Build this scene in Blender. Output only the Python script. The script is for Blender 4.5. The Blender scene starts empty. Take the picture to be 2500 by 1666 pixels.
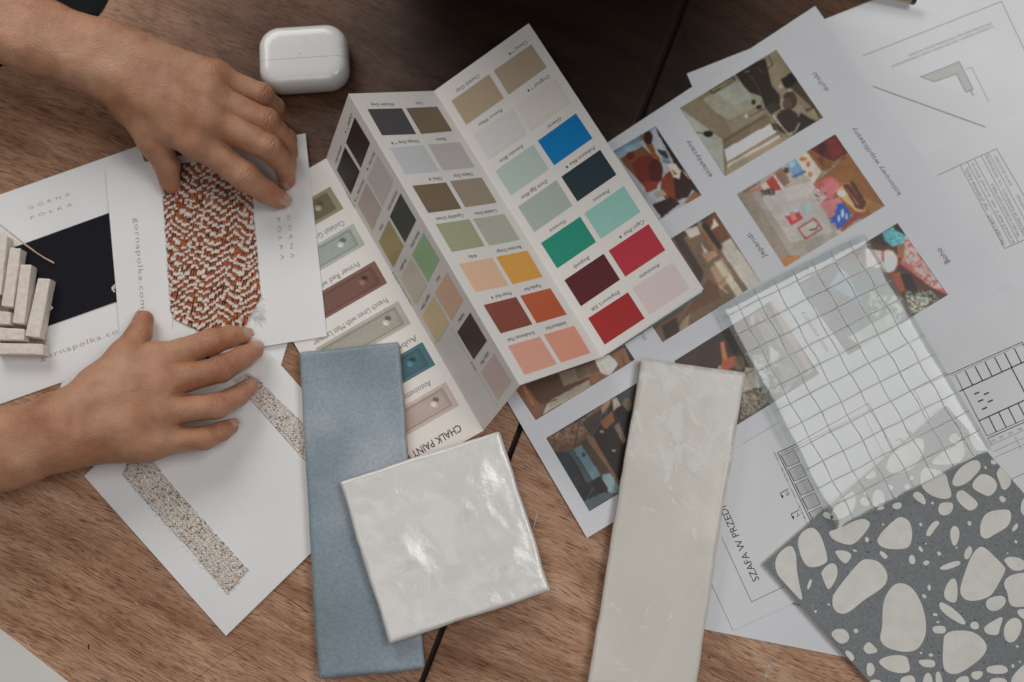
import bpy, bmesh, math, random
import numpy as np
from mathutils import Vector, Matrix, noise as mnoise
random.seed(7); rng = np.random.default_rng(7)
sc = bpy.context.scene
COL = sc.collection
U = 0.01                                    # every length below is in centimetres

# ------------------------------------------------------------------ camera
F, PITCH, H = 2431.0, math.radians(10.83), 63.5     # focal length in photo pixels, tilt, height over the table
cam_d = bpy.data.cameras.new("camera"); cam = bpy.data.objects.new("camera", cam_d); COL.objects.link(cam)
cam_d.lens = 35.0; cam_d.sensor_width = 36.0; cam_d.clip_start = 0.02; cam_d.clip_end = 50
cam.location = (0, 0, H * U); cam.rotation_euler = (PITCH, 0, 0)
cam_d.dof.use_dof = True; cam_d.dof.focus_distance = 0.618; cam_d.dof.aperture_fstop = 3.0
sc.camera = cam
# ------------------------------------------------------------------ light
w = bpy.data.worlds.new("World"); sc.world = w; w.use_nodes = True
bg = w.node_tree.nodes["Background"]; bg.inputs[0].default_value = (0.98, 0.97, 1.0, 1); bg.inputs[1].default_value = 0.095
def area(name, loc, target, sx, sy, power, col):
    l = bpy.data.lights.new(name, 'AREA'); l.shape = 'RECTANGLE'; l.size = sx * U; l.size_y = sy * U
    l.energy = power; l.color = col
    o = bpy.data.objects.new(name, l); COL.objects.link(o)
    o.location = Vector(loc) * U
    o.rotation_euler = (Vector(target) - Vector(loc)).to_track_quat('-Z', 'Y').to_euler()
    return o
area("window_light", (-60, 105, 85), (0, 10, 0), 80, 55, 7.5, (1.0, 0.965, 0.93))
area("ceiling_window_light", (-20, -30, 150), (0, 0, 0), 85, 60, 3.0, (1.0, 0.98, 0.96))
area("roof_window_light", (62, 26, 125), (12, 8, 0), 64, 48, 6.6, (1.0, 0.98, 0.965))
sc.view_settings.view_transform = 'Standard'; sc.view_settings.look = 'None'
sc.view_settings.gamma = 1.0; sc.view_settings.exposure = -0.07; sc.view_settings.use_curve_mapping = False

# ------------------------------------------------------------------ geometry helpers
def ray(p):
    u = (p[0] - 1250.0) / F; v = (p[1] - 833.0) / F
    ca, sa = math.cos(PITCH), math.sin(PITCH)
    return np.array([u, -v * ca + sa, -v * sa - ca])
def P(p, z=0.0):
    "point of the plane at height z (cm) that photo pixel p looks at"
    d = ray(p); t = (z - H) / d[2]
    return np.array([d[0] * t, d[1] * t, z])
class Surf:
    "a flat sheet: photo pixel -> point on it, lifted e cm off it"
    def __init__(s, pts, curl=None):
        pts = [np.array(q, float) for q in pts]
        c = sum(pts) / len(pts); M = np.array([q - c for q in pts])
        n = np.linalg.svd(M)[2][2]; n = n if n[2] > 0 else -n
        s.c, s.n, s.curl = c, n, curl
    def at(s, px, e=0.0):
        d = ray(px); o = np.array([0, 0, H]); t = np.dot(s.c - o, s.n) / np.dot(d, s.n)
        return s.lift(o + d * t, e)
    def lift(s, p, e):
        p = p + s.n * e
        if s.curl is not None: p = p + np.array([0, 0, s.curl(p[0], p[1])])
        return p
def flat(z, curl=None):
    s = Surf([(0, 0, z), (1, 0, z), (0, 1, z)], curl); return s
class Z:
    "coordinates read in an enlarged crop of the photo"
    def __init__(s, x, y, k): s.x, s.y, s.k = x, y, k
    def __call__(s, *a):
        if len(a) == 2: return (a[0] / s.k + s.x, a[1] / s.k + s.y)
        return [(q[0] / s.k + s.x, q[1] / s.k + s.y) for q in a[0]]
zA = Z(750, 40, 3.92); zB = Z(1000, 400, 3.92); zC = Z(700, 400, 3.92); zD = Z(700, 750, 3.92); zG = Z(1150, 600, 3.92); zF = Z(1200, 40, 3.92)
z1 = Z(1450, 100, 3.92); z2 = Z(1600, 300, 3.92); z3 = Z(1900, 0, 3.92); z4 = Z(1900, 300, 3.92); z5 = Z(1700, 550, 3.136)
z6 = Z(1200, 800, 2.958); z6b = Z(1400, 850, 3.92); z7 = Z(1900, 750, 3.92); zT = Z(1850, 1100, 2.7706); zL = Z(1400, 1200, 3.361)
zS = Z(0, 500, 3.135); zH = Z(0, 0, 2.6133); zK = Z(0, 700, 2.6133)
ONE = Z(0, 0, 1)

def link(name, me, mats=(), parent=None):
    o = bpy.data.objects.new(name, me); COL.objects.link(o)
    for m in mats: me.materials.append(m)
    if parent is not None: o.parent = parent
    return o
def tag(o, label, cat, group=None):
    o['label'] = label; o['category'] = cat
    if group: o['group'] = group
    return o
def empty(name, label, cat, at, group=None):
    o = bpy.data.objects.new(name, None); COL.objects.link(o); o.empty_display_size = 0.01
    o.location = Vector(at) * U
    return tag(o, label, cat, group)
def mesh(name, verts, faces, mats, parent=None, smooth=False, midx=None):
    off = np.array(parent_loc(parent)) if parent is not None else np.zeros(3)
    me = bpy.data.meshes.new(name)
    me.from_pydata([tuple((np.array(v) * U) - off) for v in verts], [], [tuple(int(i) for i in f) for f in faces])
    me.update()
    if smooth: me.polygons.foreach_set("use_smooth", [True] * len(me.polygons))
    o = link(name, me, mats if isinstance(mats, (list, tuple)) else [mats], parent)
    if midx is not None: me.polygons.foreach_set("material_index", midx)
    return o
def parent_loc(p):
    v = Vector((0, 0, 0))
    while p is not None: v += p.location; p = p.parent
    return v
def lin(c):
    c = c / 255.0
    return c / 12.92 if c <= 0.04045 else ((c + 0.055) / 1.055) ** 2.4
KE = 0.60
def alb(r, g, b):
    "surface colour of a thing that photographs as (r,g,b) in this light"
    return tuple(min(0.86, lin(x) / KE) for x in (r, g, b))

# ------------------------------------------------------------------ materials
class NT:
    def __init__(s, name):
        s.m = bpy.data.materials.new(name); s.m.use_nodes = True; s.t = s.m.node_tree; s.n = s.t.nodes
        s.b = s.n["Principled BSDF"]; s.tc = None
    def new(s, t, **kw):
        x = s.n.new(t)
        for k, v in kw.items():
            if hasattr(x, k): setattr(x, k, v)
            else: x.inputs[k].default_value = v
        return x
    def co(s, scale=(1, 1, 1), rot=(0, 0, 0)):
        if s.tc is None: s.tc = s.new("ShaderNodeTexCoord")
        mp = s.new("ShaderNodeMapping"); mp.inputs["Scale"].default_value = scale; mp.inputs["Rotation"].default_value = rot
        s.l(s.tc.outputs["Object"], mp.inputs["Vector"]); return mp.outputs[0]
    def l(s, a, b): s.t.links.new(a, b)
    def noise(s, vec, scale, detail=4, rough=0.5, dist=0.0):
        x = s.new("ShaderNodeTexNoise"); x.inputs["Scale"].default_value = scale; x.inputs["Detail"].default_value = detail
        x.inputs["Roughness"].default_value = rough; x.inputs["Distortion"].default_value = dist; s.l(vec, x.inputs["Vector"]); return x.outputs["Fac"]
    def ramp(s, fac, stops, interp='LINEAR'):
        r = s.new("ShaderNodeValToRGB"); r.color_ramp.interpolation = interp; e = r.color_ramp.elements
        while len(e) < len(stops): e.new(0.5)
        for i, (p, c) in enumerate(stops):
            e[i].position = p; e[i].color = tuple(c) + (1,) if len(c) == 3 else c
        s.l(fac, r.inputs[0]); return r.outputs[0]
    def mix(s, a, b, fac, mode='MIX'):
        x = s.new("ShaderNodeMix", data_type='RGBA', blend_type=mode)
        for inp, val in ((x.inputs["Factor"], fac), (x.inputs["A"], a), (x.inputs["B"], b)):
            if isinstance(val, (int, float)): inp.default_value = val
            elif isinstance(val, (tuple, list)): inp.default_value = tuple(val) + ((1,) if len(val) == 3 else ())
            else: s.l(val, inp)
        return x.outputs["Result"]
    def math(s, op, a, b=0.0):
        x = s.new("ShaderNodeMath", operation=op)
        for i, v in enumerate((a, b)):
            if isinstance(v, (int, float)): x.inputs[i].default_value = v
            else: s.l(v, x.inputs[i])
        return x.outputs[0]
    def bump(s, h, strength, dist, after=None):
        x = s.new("ShaderNodeBump"); x.inputs["Strength"].default_value = strength; x.inputs["Distance"].default_value = dist
        s.l(h, x.inputs["Height"])
        if after is not None: s.l(after, x.inputs["Normal"])
        s.l(x.outputs[0], s.b.inputs["Normal"]); return x.outputs[0]
    def base(s, c):
        if isinstance(c, (tuple, list)): s.b.inputs["Base Color"].default_value = tuple(c) + (1,)
        else: s.l(c, s.b.inputs["Base Color"])
    def set(s, **k):
        for a, v in k.items(): s.b.inputs[a.replace("_", " ")].default_value = v
def paper(name, c, rough=0.55, var=0.04, spec=0.35, fib=0.15):
    t = NT(name); v = t.co()
    n = t.noise(v, 900, 4, 0.7); big = t.noise(v, 18, 3, 0.5)
    c0 = tuple(x * (1 - var) for x in c); c1 = tuple(min(1, x * (1 + var)) for x in c)
    f = t.math('ADD', t.math('MULTIPLY', n, 0.5), t.math('MULTIPLY', big, 0.5))
    t.base(t.ramp(f, [(0.35, c0), (0.65, c1)])); t.set(Roughness=rough, Specular_IOR_Level=spec)
    b1 = t.bump(t.noise(v, 14, 2, 0.4, 0.6), 0.5, 0.0022); t.bump(n, fib, 0.0001, None if name == "brochure_paper" else b1); return t.m
_pr = {}
def print_mat(c, rough=0.5):
    key = (tuple(round(x, 4) for x in c), rough)
    if key not in _pr:
        t = NT("print_ink"); v = t.co(); n = t.noise(v, 1500, 3, 0.8)
        t.base(t.ramp(n, [(0.3, tuple(x * 0.86 for x in c)), (0.7, tuple(min(1, x * 1.12) for x in c))]))
        t.set(Roughness=rough, Specular_IOR_Level=0.3); _pr[key] = t.m
    return _pr[key]
PAINTED_SHADE = (0.045, 0.235)      # relative to the table's origin
def wood():
    t = NT("walnut_planks"); ang = math.radians(-24)
    def warped(scale, amt, wscale=9):
        base = t.co((1, 1, 1), (0, 0, -ang))
        nx = t.new("ShaderNodeTexNoise"); nx.inputs["Scale"].default_value = wscale; nx.inputs["Detail"].default_value = 3
        st = t.new("ShaderNodeMapping"); st.inputs["Scale"].default_value = (0.7, 1.2, 1); t.l(base, st.inputs[0]); t.l(st.outputs[0], nx.inputs["Vector"])
        sub = t.new("ShaderNodeVectorMath", operation='MULTIPLY_ADD')
        t.l(nx.outputs["Color"], sub.inputs[0]); sub.inputs[1].default_value = (amt, amt, amt); t.l(base, sub.inputs[2])
        mp = t.new("ShaderNodeMapping"); mp.inputs["Scale"].default_value = scale; t.l(sub.outputs[0], mp.inputs[0]); return mp.outputs[0]
    fibre = t.noise(warped((11, 170, 11), 0.030), 6, 6, 0.66)
    broad = t.noise(warped((4, 30, 4), 0.035, 7), 2.6, 4, 0.6)
    pores = t.noise(warped((26, 360, 26), 0.020), 4.2, 2, 0.5)
    patch = t.noise(t.co(), 7, 3, 0.55)
    c = t.ramp(broad, [(0.30, (0.34, 0.180, 0.100)), (0.50, (0.54, 0.328, 0.205)), (0.70, (0.67, 0.46, 0.32))])
    fr = t.ramp(fibre, [(0.40, (0.40, 0.31, 0.26)), (0.49, (0.92, 0.88, 0.85)), (0.62, (1.0, 1.0, 1.0))])
    c = t.mix(c, fr, 0.65, 'MULTIPLY')
    po = t.ramp(pores, [(0.365, (0.30, 0.20, 0.15)), (0.415, (1, 1, 1))])
    c = t.mix(c, po, 0.70, 'MULTIPLY')
    por2 = t.noise(warped((34, 620, 34), 0.030), 3.6, 2, 0.5); c = t.mix(c, t.ramp(por2, [(0.36, (0.40, 0.28, 0.22)), (0.42, (1, 1, 1))]), 0.6, 'MULTIPLY')
    lt = t.noise(warped((14, 300, 14), 0.026), 4.5, 3, 0.6); c = t.mix(c, t.ramp(lt, [(0.58, (1, 1, 1)), (0.70, (1.22, 1.24, 1.28))]), 0.7, 'MULTIPLY')
    pt = t.ramp(patch, [(0.36, (0.62, 0.54, 0.49)), (0.56, (1.05, 1.02, 1.0))])
    c = t.mix(c, pt, 0.8, 'MULTIPLY')
    # scratches and pale flecks
    fl = t.noise(t.co((1, 1, 1), (0, 0, 0.9)), 260, 2, 0.4); flm = t.ramp(fl, [(0.765, (0, 0, 0)), (0.80, (1, 1, 1))])
    c = t.mix(c, (0.55, 0.46, 0.40), t.math('MULTIPLY', flm, 0.35))
    sp = t.noise(t.co(), 70, 1, 0.3); spm = t.ramp(sp, [(0.225, (1, 1, 1)), (0.255, (0, 0, 0))])
    c = t.mix(c, (0.03, 0.017, 0.012), t.math('MULTIPLY', spm, 0.25))
    # shade painted into the wood colour around the far end of the gap
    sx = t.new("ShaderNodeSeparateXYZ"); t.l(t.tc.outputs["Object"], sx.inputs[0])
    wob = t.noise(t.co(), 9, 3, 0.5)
    dx = t.math('DIVIDE', t.math('SUBTRACT', sx.outputs[0], PAINTED_SHADE[0]), 0.27); dy = t.math('DIVIDE', t.math('SUBTRACT', sx.outputs[1], PAINTED_SHADE[1]), 0.22)
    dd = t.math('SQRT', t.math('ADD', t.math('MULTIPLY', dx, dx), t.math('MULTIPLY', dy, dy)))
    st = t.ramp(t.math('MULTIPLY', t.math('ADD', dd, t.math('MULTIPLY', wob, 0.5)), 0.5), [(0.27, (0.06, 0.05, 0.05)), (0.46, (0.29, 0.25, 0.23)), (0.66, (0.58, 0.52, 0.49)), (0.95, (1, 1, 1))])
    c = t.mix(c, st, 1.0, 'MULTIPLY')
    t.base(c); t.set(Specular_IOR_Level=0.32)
    r = t.ramp(patch, [(0.3, (0.58,) * 3), (0.7, (0.46,) * 3)]); t.l(r, t.b.inputs["Roughness"])
    h = t.math('ADD', t.math('MULTIPLY', fibre, 0.5), t.math('MULTIPLY', po, 0.6))
    t.bump(h, 0.35, 0.0004); return t.m
def simple(name, c, rough=0.6, nscale=200, var=0.1, bump=0.1, spec=0.5, metal=0.0, dist=0.0005):
    t = NT(name); n = t.noise(t.co(), nscale, 4, 0.6)
    t.base(t.ramp(n, [(0.3, tuple(x * (1 - var) for x in c)), (0.7, tuple(min(1, x * (1 + var)) for x in c))]))
    t.set(Roughness=rough, Specular_IOR_Level=spec, Metallic=metal); t.bump(n, bump, dist); return t.m
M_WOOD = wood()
M_DARKGAP = simple("shadow_gap_timber", (0.018, 0.012, 0.010), 0.8, 60)
M_PAPER = paper("office_paper", alb(181, 183, 187))
M_PAPER2 = paper("drawing_paper", alb(183, 184, 187))
M_CARD = paper("white_card", alb(187, 188, 188), 0.5)
M_CREAM = paper("brochure_paper", alb(188, 185, 181), 0.42, 0.02, 0.4, 0.05)
M_CORNER = paper("ivory_paper", alb(178, 176, 171), 0.5)
M_INK = print_mat((0.035, 0.034, 0.034)); M_INKG = print_mat((0.23, 0.225, 0.215)); M_INKL = print_mat((0.30, 0.29, 0.28))
M_INKM = print_mat((0.10, 0.098, 0.09)); M_GOLD = print_mat((0.46, 0.36, 0.28)); M_OLIVE = print_mat((0.105, 0.10, 0.065))

# ------------------------------------------------------------------ text
def text_2d(s, bold=0.0, spacing=1.0, shear=0.0):
    cu = bpy.data.curves.new("t", 'FONT'); cu.body = s; cu.size = 1.0; cu.resolution_u = 2; cu.space_character = spacing; cu.shear = shear; cu.offset = bold
    o = bpy.data.objects.new("t", cu); me = o.to_mesh()
    v = np.array([q.co[:2] for q in me.vertices]) if len(me.vertices) else np.zeros((0, 2)); f = [tuple(p.vertices) for p in me.polygons]
    o.to_mesh_clear(); bpy.data.objects.remove(o); bpy.data.curves.remove(cu); return v, f
class Ink:
    "collects printed marks of one colour lying on one sheet"
    def __init__(s, surf, e=0.008): s.v = []; s.f = []; s.s = surf; s.e = e; s.words = []
    def add(s, pts, faces):
        b = len(s.v); s.v += list(pts); s.f += [tuple(i + b for i in f) for f in faces]
    def text(s, body, a, b, h, bold=0.0, spacing=1.0, shear=0.0, center=True):
        "text whose left end is at pixel a and right end at pixel b, capital height h cm"
        v, f = text_2d(body, bold, spacing, shear)
        if not len(v): return
        A = s.s.at(a); B = s.s.at(b); d = B - A; L = np.linalg.norm(d); d = d / L; up = np.cross(s.s.n, d)
        x0, x1 = v[:, 0].min(), v[:, 0].max(); sx = L / (x1 - x0); sy = h / 0.72
        pts = [s.s.lift(A + d * ((p[0] - x0) * sx) + up * ((p[1] - (0.33 if center else 0)) * sy), s.e) for p in v]
        s.words.append((pts, f))
    def line(s, pts, wd):
        for a, b in zip(pts[:-1], pts[1:]):
            A = s.s.at(a); B = s.s.at(b); d = (B - A) / np.linalg.norm(B - A); n = np.cross(s.s.n, d) * wd / 2
            k = 1
            q = [s.s.lift(p, s.e + 0.0) for p in (A - n - d * wd / 2, B - n + d * wd / 2, B + n + d * wd / 2, A + n - d * wd / 2)]
            n_seg = max(1, int(np.linalg.norm(B - A) / 2)) if s.s.curl is not None else 1
            for i in range(n_seg):
                t0, t1 = i / n_seg, (i + 1) / n_seg
                C0 = A + (B - A) * t0; C1 = A + (B - A) * t1
                s.add([s.s.lift(p, s.e) for p in (C0 - n, C1 - n, C1 + n, C0 + n)], [(0, 1, 2, 3)])
    def poly(s, pts, e=None):
        q = [s.s.at(p, s.e if e is None else e) for p in pts]; s.add(q, [tuple(range(len(q)))])
    def dot(s, c, r, n=14, ry=None):
        C = s.s.at(c); s.add([s.s.lift(C + np.array([math.cos(t) * r, math.sin(t) * (ry or r), 0]), s.e) for t in np.linspace(0, 2 * math.pi, n, endpoint=False)], [tuple(range(n))])
    def build(s, name, mat, parent):
        for pts, f in s.words: mesh("printed_words", pts, f, mat, parent)
        if s.v:
            o = mesh(name, s.v, s.f, mat, parent)
            if name != "printed_heading": o['kind'] = "stuff"
            return o

# ------------------------------------------------------------------ sheets, tiles
def sheet(name, corners, surf, mat, parent=None, thick=0.03, n=1, m=None):
    "thin sheet of paper or card through four photo pixels"
    m = m or n; q = [surf.at(c) if surf.curl is None else Surf.at(Surf([surf.c, surf.c + [1, 0, 0], surf.c + [0, 1, 0]]), c) for c in corners]
    V = []; Fc = []
    for side in (0, 1):
        for j in range(m + 1):
            for i in range(n + 1):
                a, b = i / n, j / m
                p = q[0] * (1 - a) * (1 - b) + q[1] * a * (1 - b) + q[2] * a * b + q[3] * (1 - a) * b
                if surf.curl is not None: p = p + np.array([0, 0, surf.curl(p[0], p[1])])
                V.append(p - surf.n * thick * side)
    N = (n + 1) * (m + 1); ix = lambda i, j, s: s * N + j * (n + 1) + i
    for j in range(m):
        for i in range(n):
            Fc.append((ix(i, j, 0), ix(i, j + 1, 0), ix(i + 1, j + 1, 0), ix(i + 1, j, 0)))
            Fc.append((ix(i, j, 1), ix(i + 1, j, 1), ix(i + 1, j + 1, 1), ix(i, j + 1, 1)))
    for i in range(n):
        Fc += [(ix(i, 0, 0), ix(i + 1, 0, 0), ix(i + 1, 0, 1), ix(i, 0, 1)), (ix(i + 1, m, 0), ix(i, m, 0), ix(i, m, 1), ix(i + 1, m, 1))]
    for j in range(m):
        Fc += [(ix(0, j + 1, 0), ix(0, j, 0), ix(0, j, 1), ix(0, j + 1, 1)), (ix(n, j, 0), ix(n, j + 1, 0), ix(n, j + 1, 1), ix(n, j, 1))]
    o = mesh(name, V, Fc, mat, parent, smooth=(n > 1))
    if n > 1:
        for p in o.data.polygons: p.use_smooth = p.index < 2 * n * m
        o.data.set_sharp_from_angle(angle=math.radians(30))
    return o
def prism(name, top, thick, mats, parent=None, dirn=(0, 0, -1), bevel=0.0, midx=(0, 1)):
    "closed slab with polygon top (3-D points)"
    n = len(top); top = [np.array(p) for p in top]; bot = [p + np.array(dirn) * thick for p in top]
    a = sum(np.cross(top[i] - top[0], top[(i + 1) % n] - top[0])[2] for i in range(n))
    if a < 0: top = top[::-1]; bot = bot[::-1]
    V = top + bot; Fc = [tuple(range(n)), tuple(range(2 * n - 1, n - 1, -1))] + [(i, i + n, (i + 1) % n + n, (i + 1) % n) for i in range(n)]
    o = mesh(name, V, Fc, mats, parent)
    o.data.polygons.foreach_set("material_index", [midx[0]] + [midx[1]] * (n + 1)) if len(o.data.materials) > 1 else None
    if bevel:
        bm = bmesh.new(); bm.from_mesh(o.data); bmesh.ops.bevel(bm, geom=list(bm.edges), offset=bevel * U, segments=2, affect='EDGES', profile=0.6)
        bm.to_mesh(o.data); bm.free()
    return o
def fbm(x, y, seed, sc_, octs=3):
    out = np.zeros_like(x); a = 1.0; s = sc_
    for k in range(octs):
        out += a * np.array([mnoise.noise((float(p) * s + seed * 7.3, float(q) * s - seed * 3.1, seed * 1.7)) for p, q in zip(x.ravel(), y.ravel())]).reshape(x.shape)
        a *= 0.5; s *= 2.0
    return out
def smooth01(x): x = np.clip(x, 0, 1); return x * x * (3 - 2 * x)
def ceramic(name, corners, zs, thick, mats, n, m, amp, edge_amp, r, rnd, seed, amp_scale=0.25, parent=None, extra=None):
    "hand-made tile: wavy glazed top, wobbly rounded edges, unglazed sides. corners TL,TR,BR,BL photo pixels of the top with heights zs"
    q = [P(c, z) for c, z in zip(corners, zs)]
    wv = np.linalg.norm(q[1] - q[0]); hv = np.linalg.norm(q[3] - q[0])
    nrm = np.cross(q[3] - q[0], q[1] - q[0]); nrm = nrm / np.linalg.norm(nrm); nrm = nrm if nrm[2] > 0 else -nrm
    # denser grid at the borders
    def dens(k):
        t = np.linspace(0, 1, k + 1); return 0.5 - 0.5 * np.sign(0.5 - t) * (np.abs(1 - 2 * t) ** 0.8)
    A, B = np.meshgrid(dens(n), dens(m)); X = (A - 0.5) * wv; Y = (B - 0.5) * hv
    hx, hy = wv / 2, hv / 2
    for (i, j), _ in np.ndenumerate(X):
        dx = abs(X[i, j]) - (hx - r); dy = abs(Y[i, j]) - (hy - r)
        if dx > 0 and dy > 0:
            k = max(dx, dy) / math.hypot(dx, dy)
            X[i, j] = math.copysign(hx - r + dx * k, X[i, j]); Y[i, j] = math.copysign(hy - r + dy * k, Y[i, j])
    d = np.minimum(hx - np.abs(X), hy - np.abs(Y)); ew = smooth01(1 - d / 0.9)
    ox = fbm(X, Y, seed, 0.32, 3) * edge_amp * ew; oy = fbm(X, Y, seed + 5, 0.32, 3) * edge_amp * ew
    hgt = fbm(X, Y, seed + 9, amp_scale, 3) * amp * smooth01(d / 0.5) - rnd * (1 - np.sqrt(np.clip(1 - (1 - np.clip(d / rnd / 1.6, 0, 1)) ** 2, 0, 1)))
    if extra is not None: hgt = hgt + extra(X, Y)
    X2 = X + ox; Y2 = Y + oy; A2 = X2 / wv + 0.5; B2 = Y2 / hv + 0.5
    V = []
    for j in range(m + 1):
        for i in range(n + 1):
            a, b = A2[j, i], B2[j, i]
            V.append(q[0] * (1 - a) * (1 - b) + q[1] * a * (1 - b) + q[2] * a * b + q[3] * (1 - a) * b + nrm * hgt[j, i])
    Fc = [(j * (n + 1) + i, (j + 1) * (n + 1) + i, (j + 1) * (n + 1) + i + 1, j * (n + 1) + i + 1) for j in range(m) for i in range(n)]
    mi = [0] * len(Fc)
    per = [i for i in range(n + 1)] + [j * (n + 1) + n for j in range(1, m + 1)] + [m * (n + 1) + i for i in range(n - 1, -1, -1)] + [j * (n + 1) for j in range(m - 1, 0, -1)]
    prev = per
    for lv, (dz, outw) in enumerate(((0.06, 0.03), (0.25, 0.02), (thick - rnd, 0.0))):
        cur = []
        for k, idx in enumerate(per):
            p = V[idx] - nrm * dz; c = V[idx] - sum(q) / 4; c = c - nrm * np.dot(c, nrm); c = c / np.linalg.norm(c)
            p = p + c * (outw + 0.02 * mnoise.noise((k * 0.21, lv * 3.0 + seed, 0.0)))
            V.append(p); cur.append(len(V) - 1)
        L = len(per)
        for k in range(L): Fc.append((prev[k], prev[(k + 1) % L], cur[(k + 1) % L], cur[k])); mi.append(0 if lv == 0 else 1)
        prev = cur
    Fc.append(tuple(prev)); mi.append(1)
    o = mesh(name, V, Fc, mats, parent, smooth=True, midx=mi)
    bm = bmesh.new(); bm.from_mesh(o.data); bmesh.ops.recalc_face_normals(bm, faces=bm.faces); bm.to_mesh(o.data); bm.free()
    return o
# ------------------------------------------------------------------ printed pictures (colour grids made in code)
def pip(px, py, poly):
    ins = np.zeros(px.shape, bool); n = len(poly); j = n - 1
    for i in range(n):
        xi, yi = poly[i]; xj, yj = poly[j]
        c = ((yi > py) != (yj > py)) & (px < (xj - xi) * (py - yi) / (yj - yi + 1e-9) + xi); ins ^= c; j = i
    return ins
def paint(corners, shapes, zz, nx, ny, grain=0.10, blur=1, seed=1, tone=1.0):
    "grid of printed colours; shapes are read in crop zz"
    r = np.random.default_rng(seed); q = np.array(corners, float)
    A, B = np.meshgrid(np.linspace(0, 1, nx), np.linspace(0, 1, ny))
    PX = q[0, 0] * (1 - A) * (1 - B) + q[1, 0] * A * (1 - B) + q[2, 0] * A * B + q[3, 0] * (1 - A) * B
    PY = q[0, 1] * (1 - A) * (1 - B) + q[1, 1] * A * (1 - B) + q[2, 1] * A * B + q[3, 1] * (1 - A) * B
    img = np.zeros((ny, nx, 3)); X = (PX - zz.x) * zz.k; Y = (PY - zz.y) * zz.k
    for s in shapes:
        c = np.array(s[-1], float)
        if s[0] == 'bg': msk = np.ones(X.shape, bool)
        elif s[0] == 'p': msk = pip(X, Y, s[1])
        elif s[0] == 'e': msk = ((X - s[1]) / s[3]) ** 2 + ((Y - s[2]) / s[4]) ** 2 < 1
        elif s[0] == 'l':
            msk = np.zeros(X.shape, bool)
            for (x0, y0), (x1, y1) in zip(s[1][:-1], s[1][1:]):
                L2 = (x1 - x0) ** 2 + (y1 - y0) ** 2 + 1e-9; t = np.clip(((X - x0) * (x1 - x0) + (Y - y0) * (y1 - y0)) / L2, 0, 1)
                msk |= np.hypot(X - x0 - t * (x1 - x0), Y - y0 - t * (y1 - y0)) < s[2] / 2
        elif s[0] == 'n':      # mottled polygon of two colours: poly, scale, col2, col
            nz = fbm(X[::1, ::1] / s[2], Y / s[2], seed, 1.0, 2); msk = pip(X, Y, s[1]) & (nz > 0.02)
        img[msk] = c
    for _ in range(blur):
        p = np.pad(img, ((1, 1), (1, 1), (0, 0)), 'edge')
        img = (p[1:-1, 1:-1] * 2 + p[:-2, 1:-1] + p[2:, 1:-1] + p[1:-1, :-2] + p[1:-1, 2:]) / 6
    low = r.normal(0, 1, (ny // 6 + 2, nx // 6 + 2)); lw = np.kron(low, np.ones((6, 6)))[:ny, :nx]
    lf = fbm(A * 3.1, B * 2.3, seed + 31, 1.0, 3); hf = fbm(A * 22, B * 15, seed + 37, 1.0, 3); img = img * (1 + 0.75 * tone * (0.16 * lf + 0.07 * hf))[..., None]; img = 112 + (img - 112) * 1.12 - 4; img = img * (1 + grain * 0.55 * r.normal(0, 1, (ny, nx, 1)))
    return np.clip(img, 3, 235)
def color_grid(name, P3, img, mat, parent, heights=None, k=None):
    "P3(a,b)->3-D; img display colours"
    ny, nx, _ = img.shape; V = []; C = []
    for j in range(ny):
        for i in range(nx):
            V.append(P3(i / (nx - 1), j / (ny - 1)) + (np.array([0, 0, heights[j, i]]) if heights is not None else 0))
    Fc = [(j * nx + i, (j + 1) * nx + i, (j + 1) * nx + i + 1, j * nx + i + 1) for j in range(ny - 1) for i in range(nx - 1)]
    o = mesh(name, V, Fc, mat, parent, smooth=True)
    L = img / 255.0; L = np.where(L <= 0.04045, L / 12.92, ((L + 0.055) / 1.055) ** 2.4) / (k or KE)
    at = o.data.color_attributes.new("Col", 'FLOAT_COLOR', 'POINT')
    cc = np.ones((ny * nx, 4)); cc[:, :3] = np.clip(L.reshape(-1, 3), 0.004, 0.86); at.data.foreach_set("color", cc.ravel())
    return o
def attr_mat(name, rough, spec=0.4, bump=0.0, nscale=1500, coat=0.0):
    t = NT(name); a = t.new("ShaderNodeVertexColor", layer_name="Col"); n = t.noise(t.co(), nscale, 3, 0.8)
    g = t.ramp(n, [(0.25, (0.86,) * 3), (0.75, (1.12,) * 3)])
    t.base(t.mix(a.outputs["Color"], g, 0.8, 'MULTIPLY')); t.set(Roughness=rough, Specular_IOR_Level=spec)
    if bump: t.bump(n, bump, 0.0003)
    return t.m
M_PHOTO = attr_mat("photo_print", 0.42)
M_FAB = attr_mat("woven_yarn", 0.9, 0.1, 0.5, 900)
M_TERRACOTTA = simple("bisque_clay", alb(150, 124, 108), 0.85, 300, 0.18, 0.4)

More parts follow.
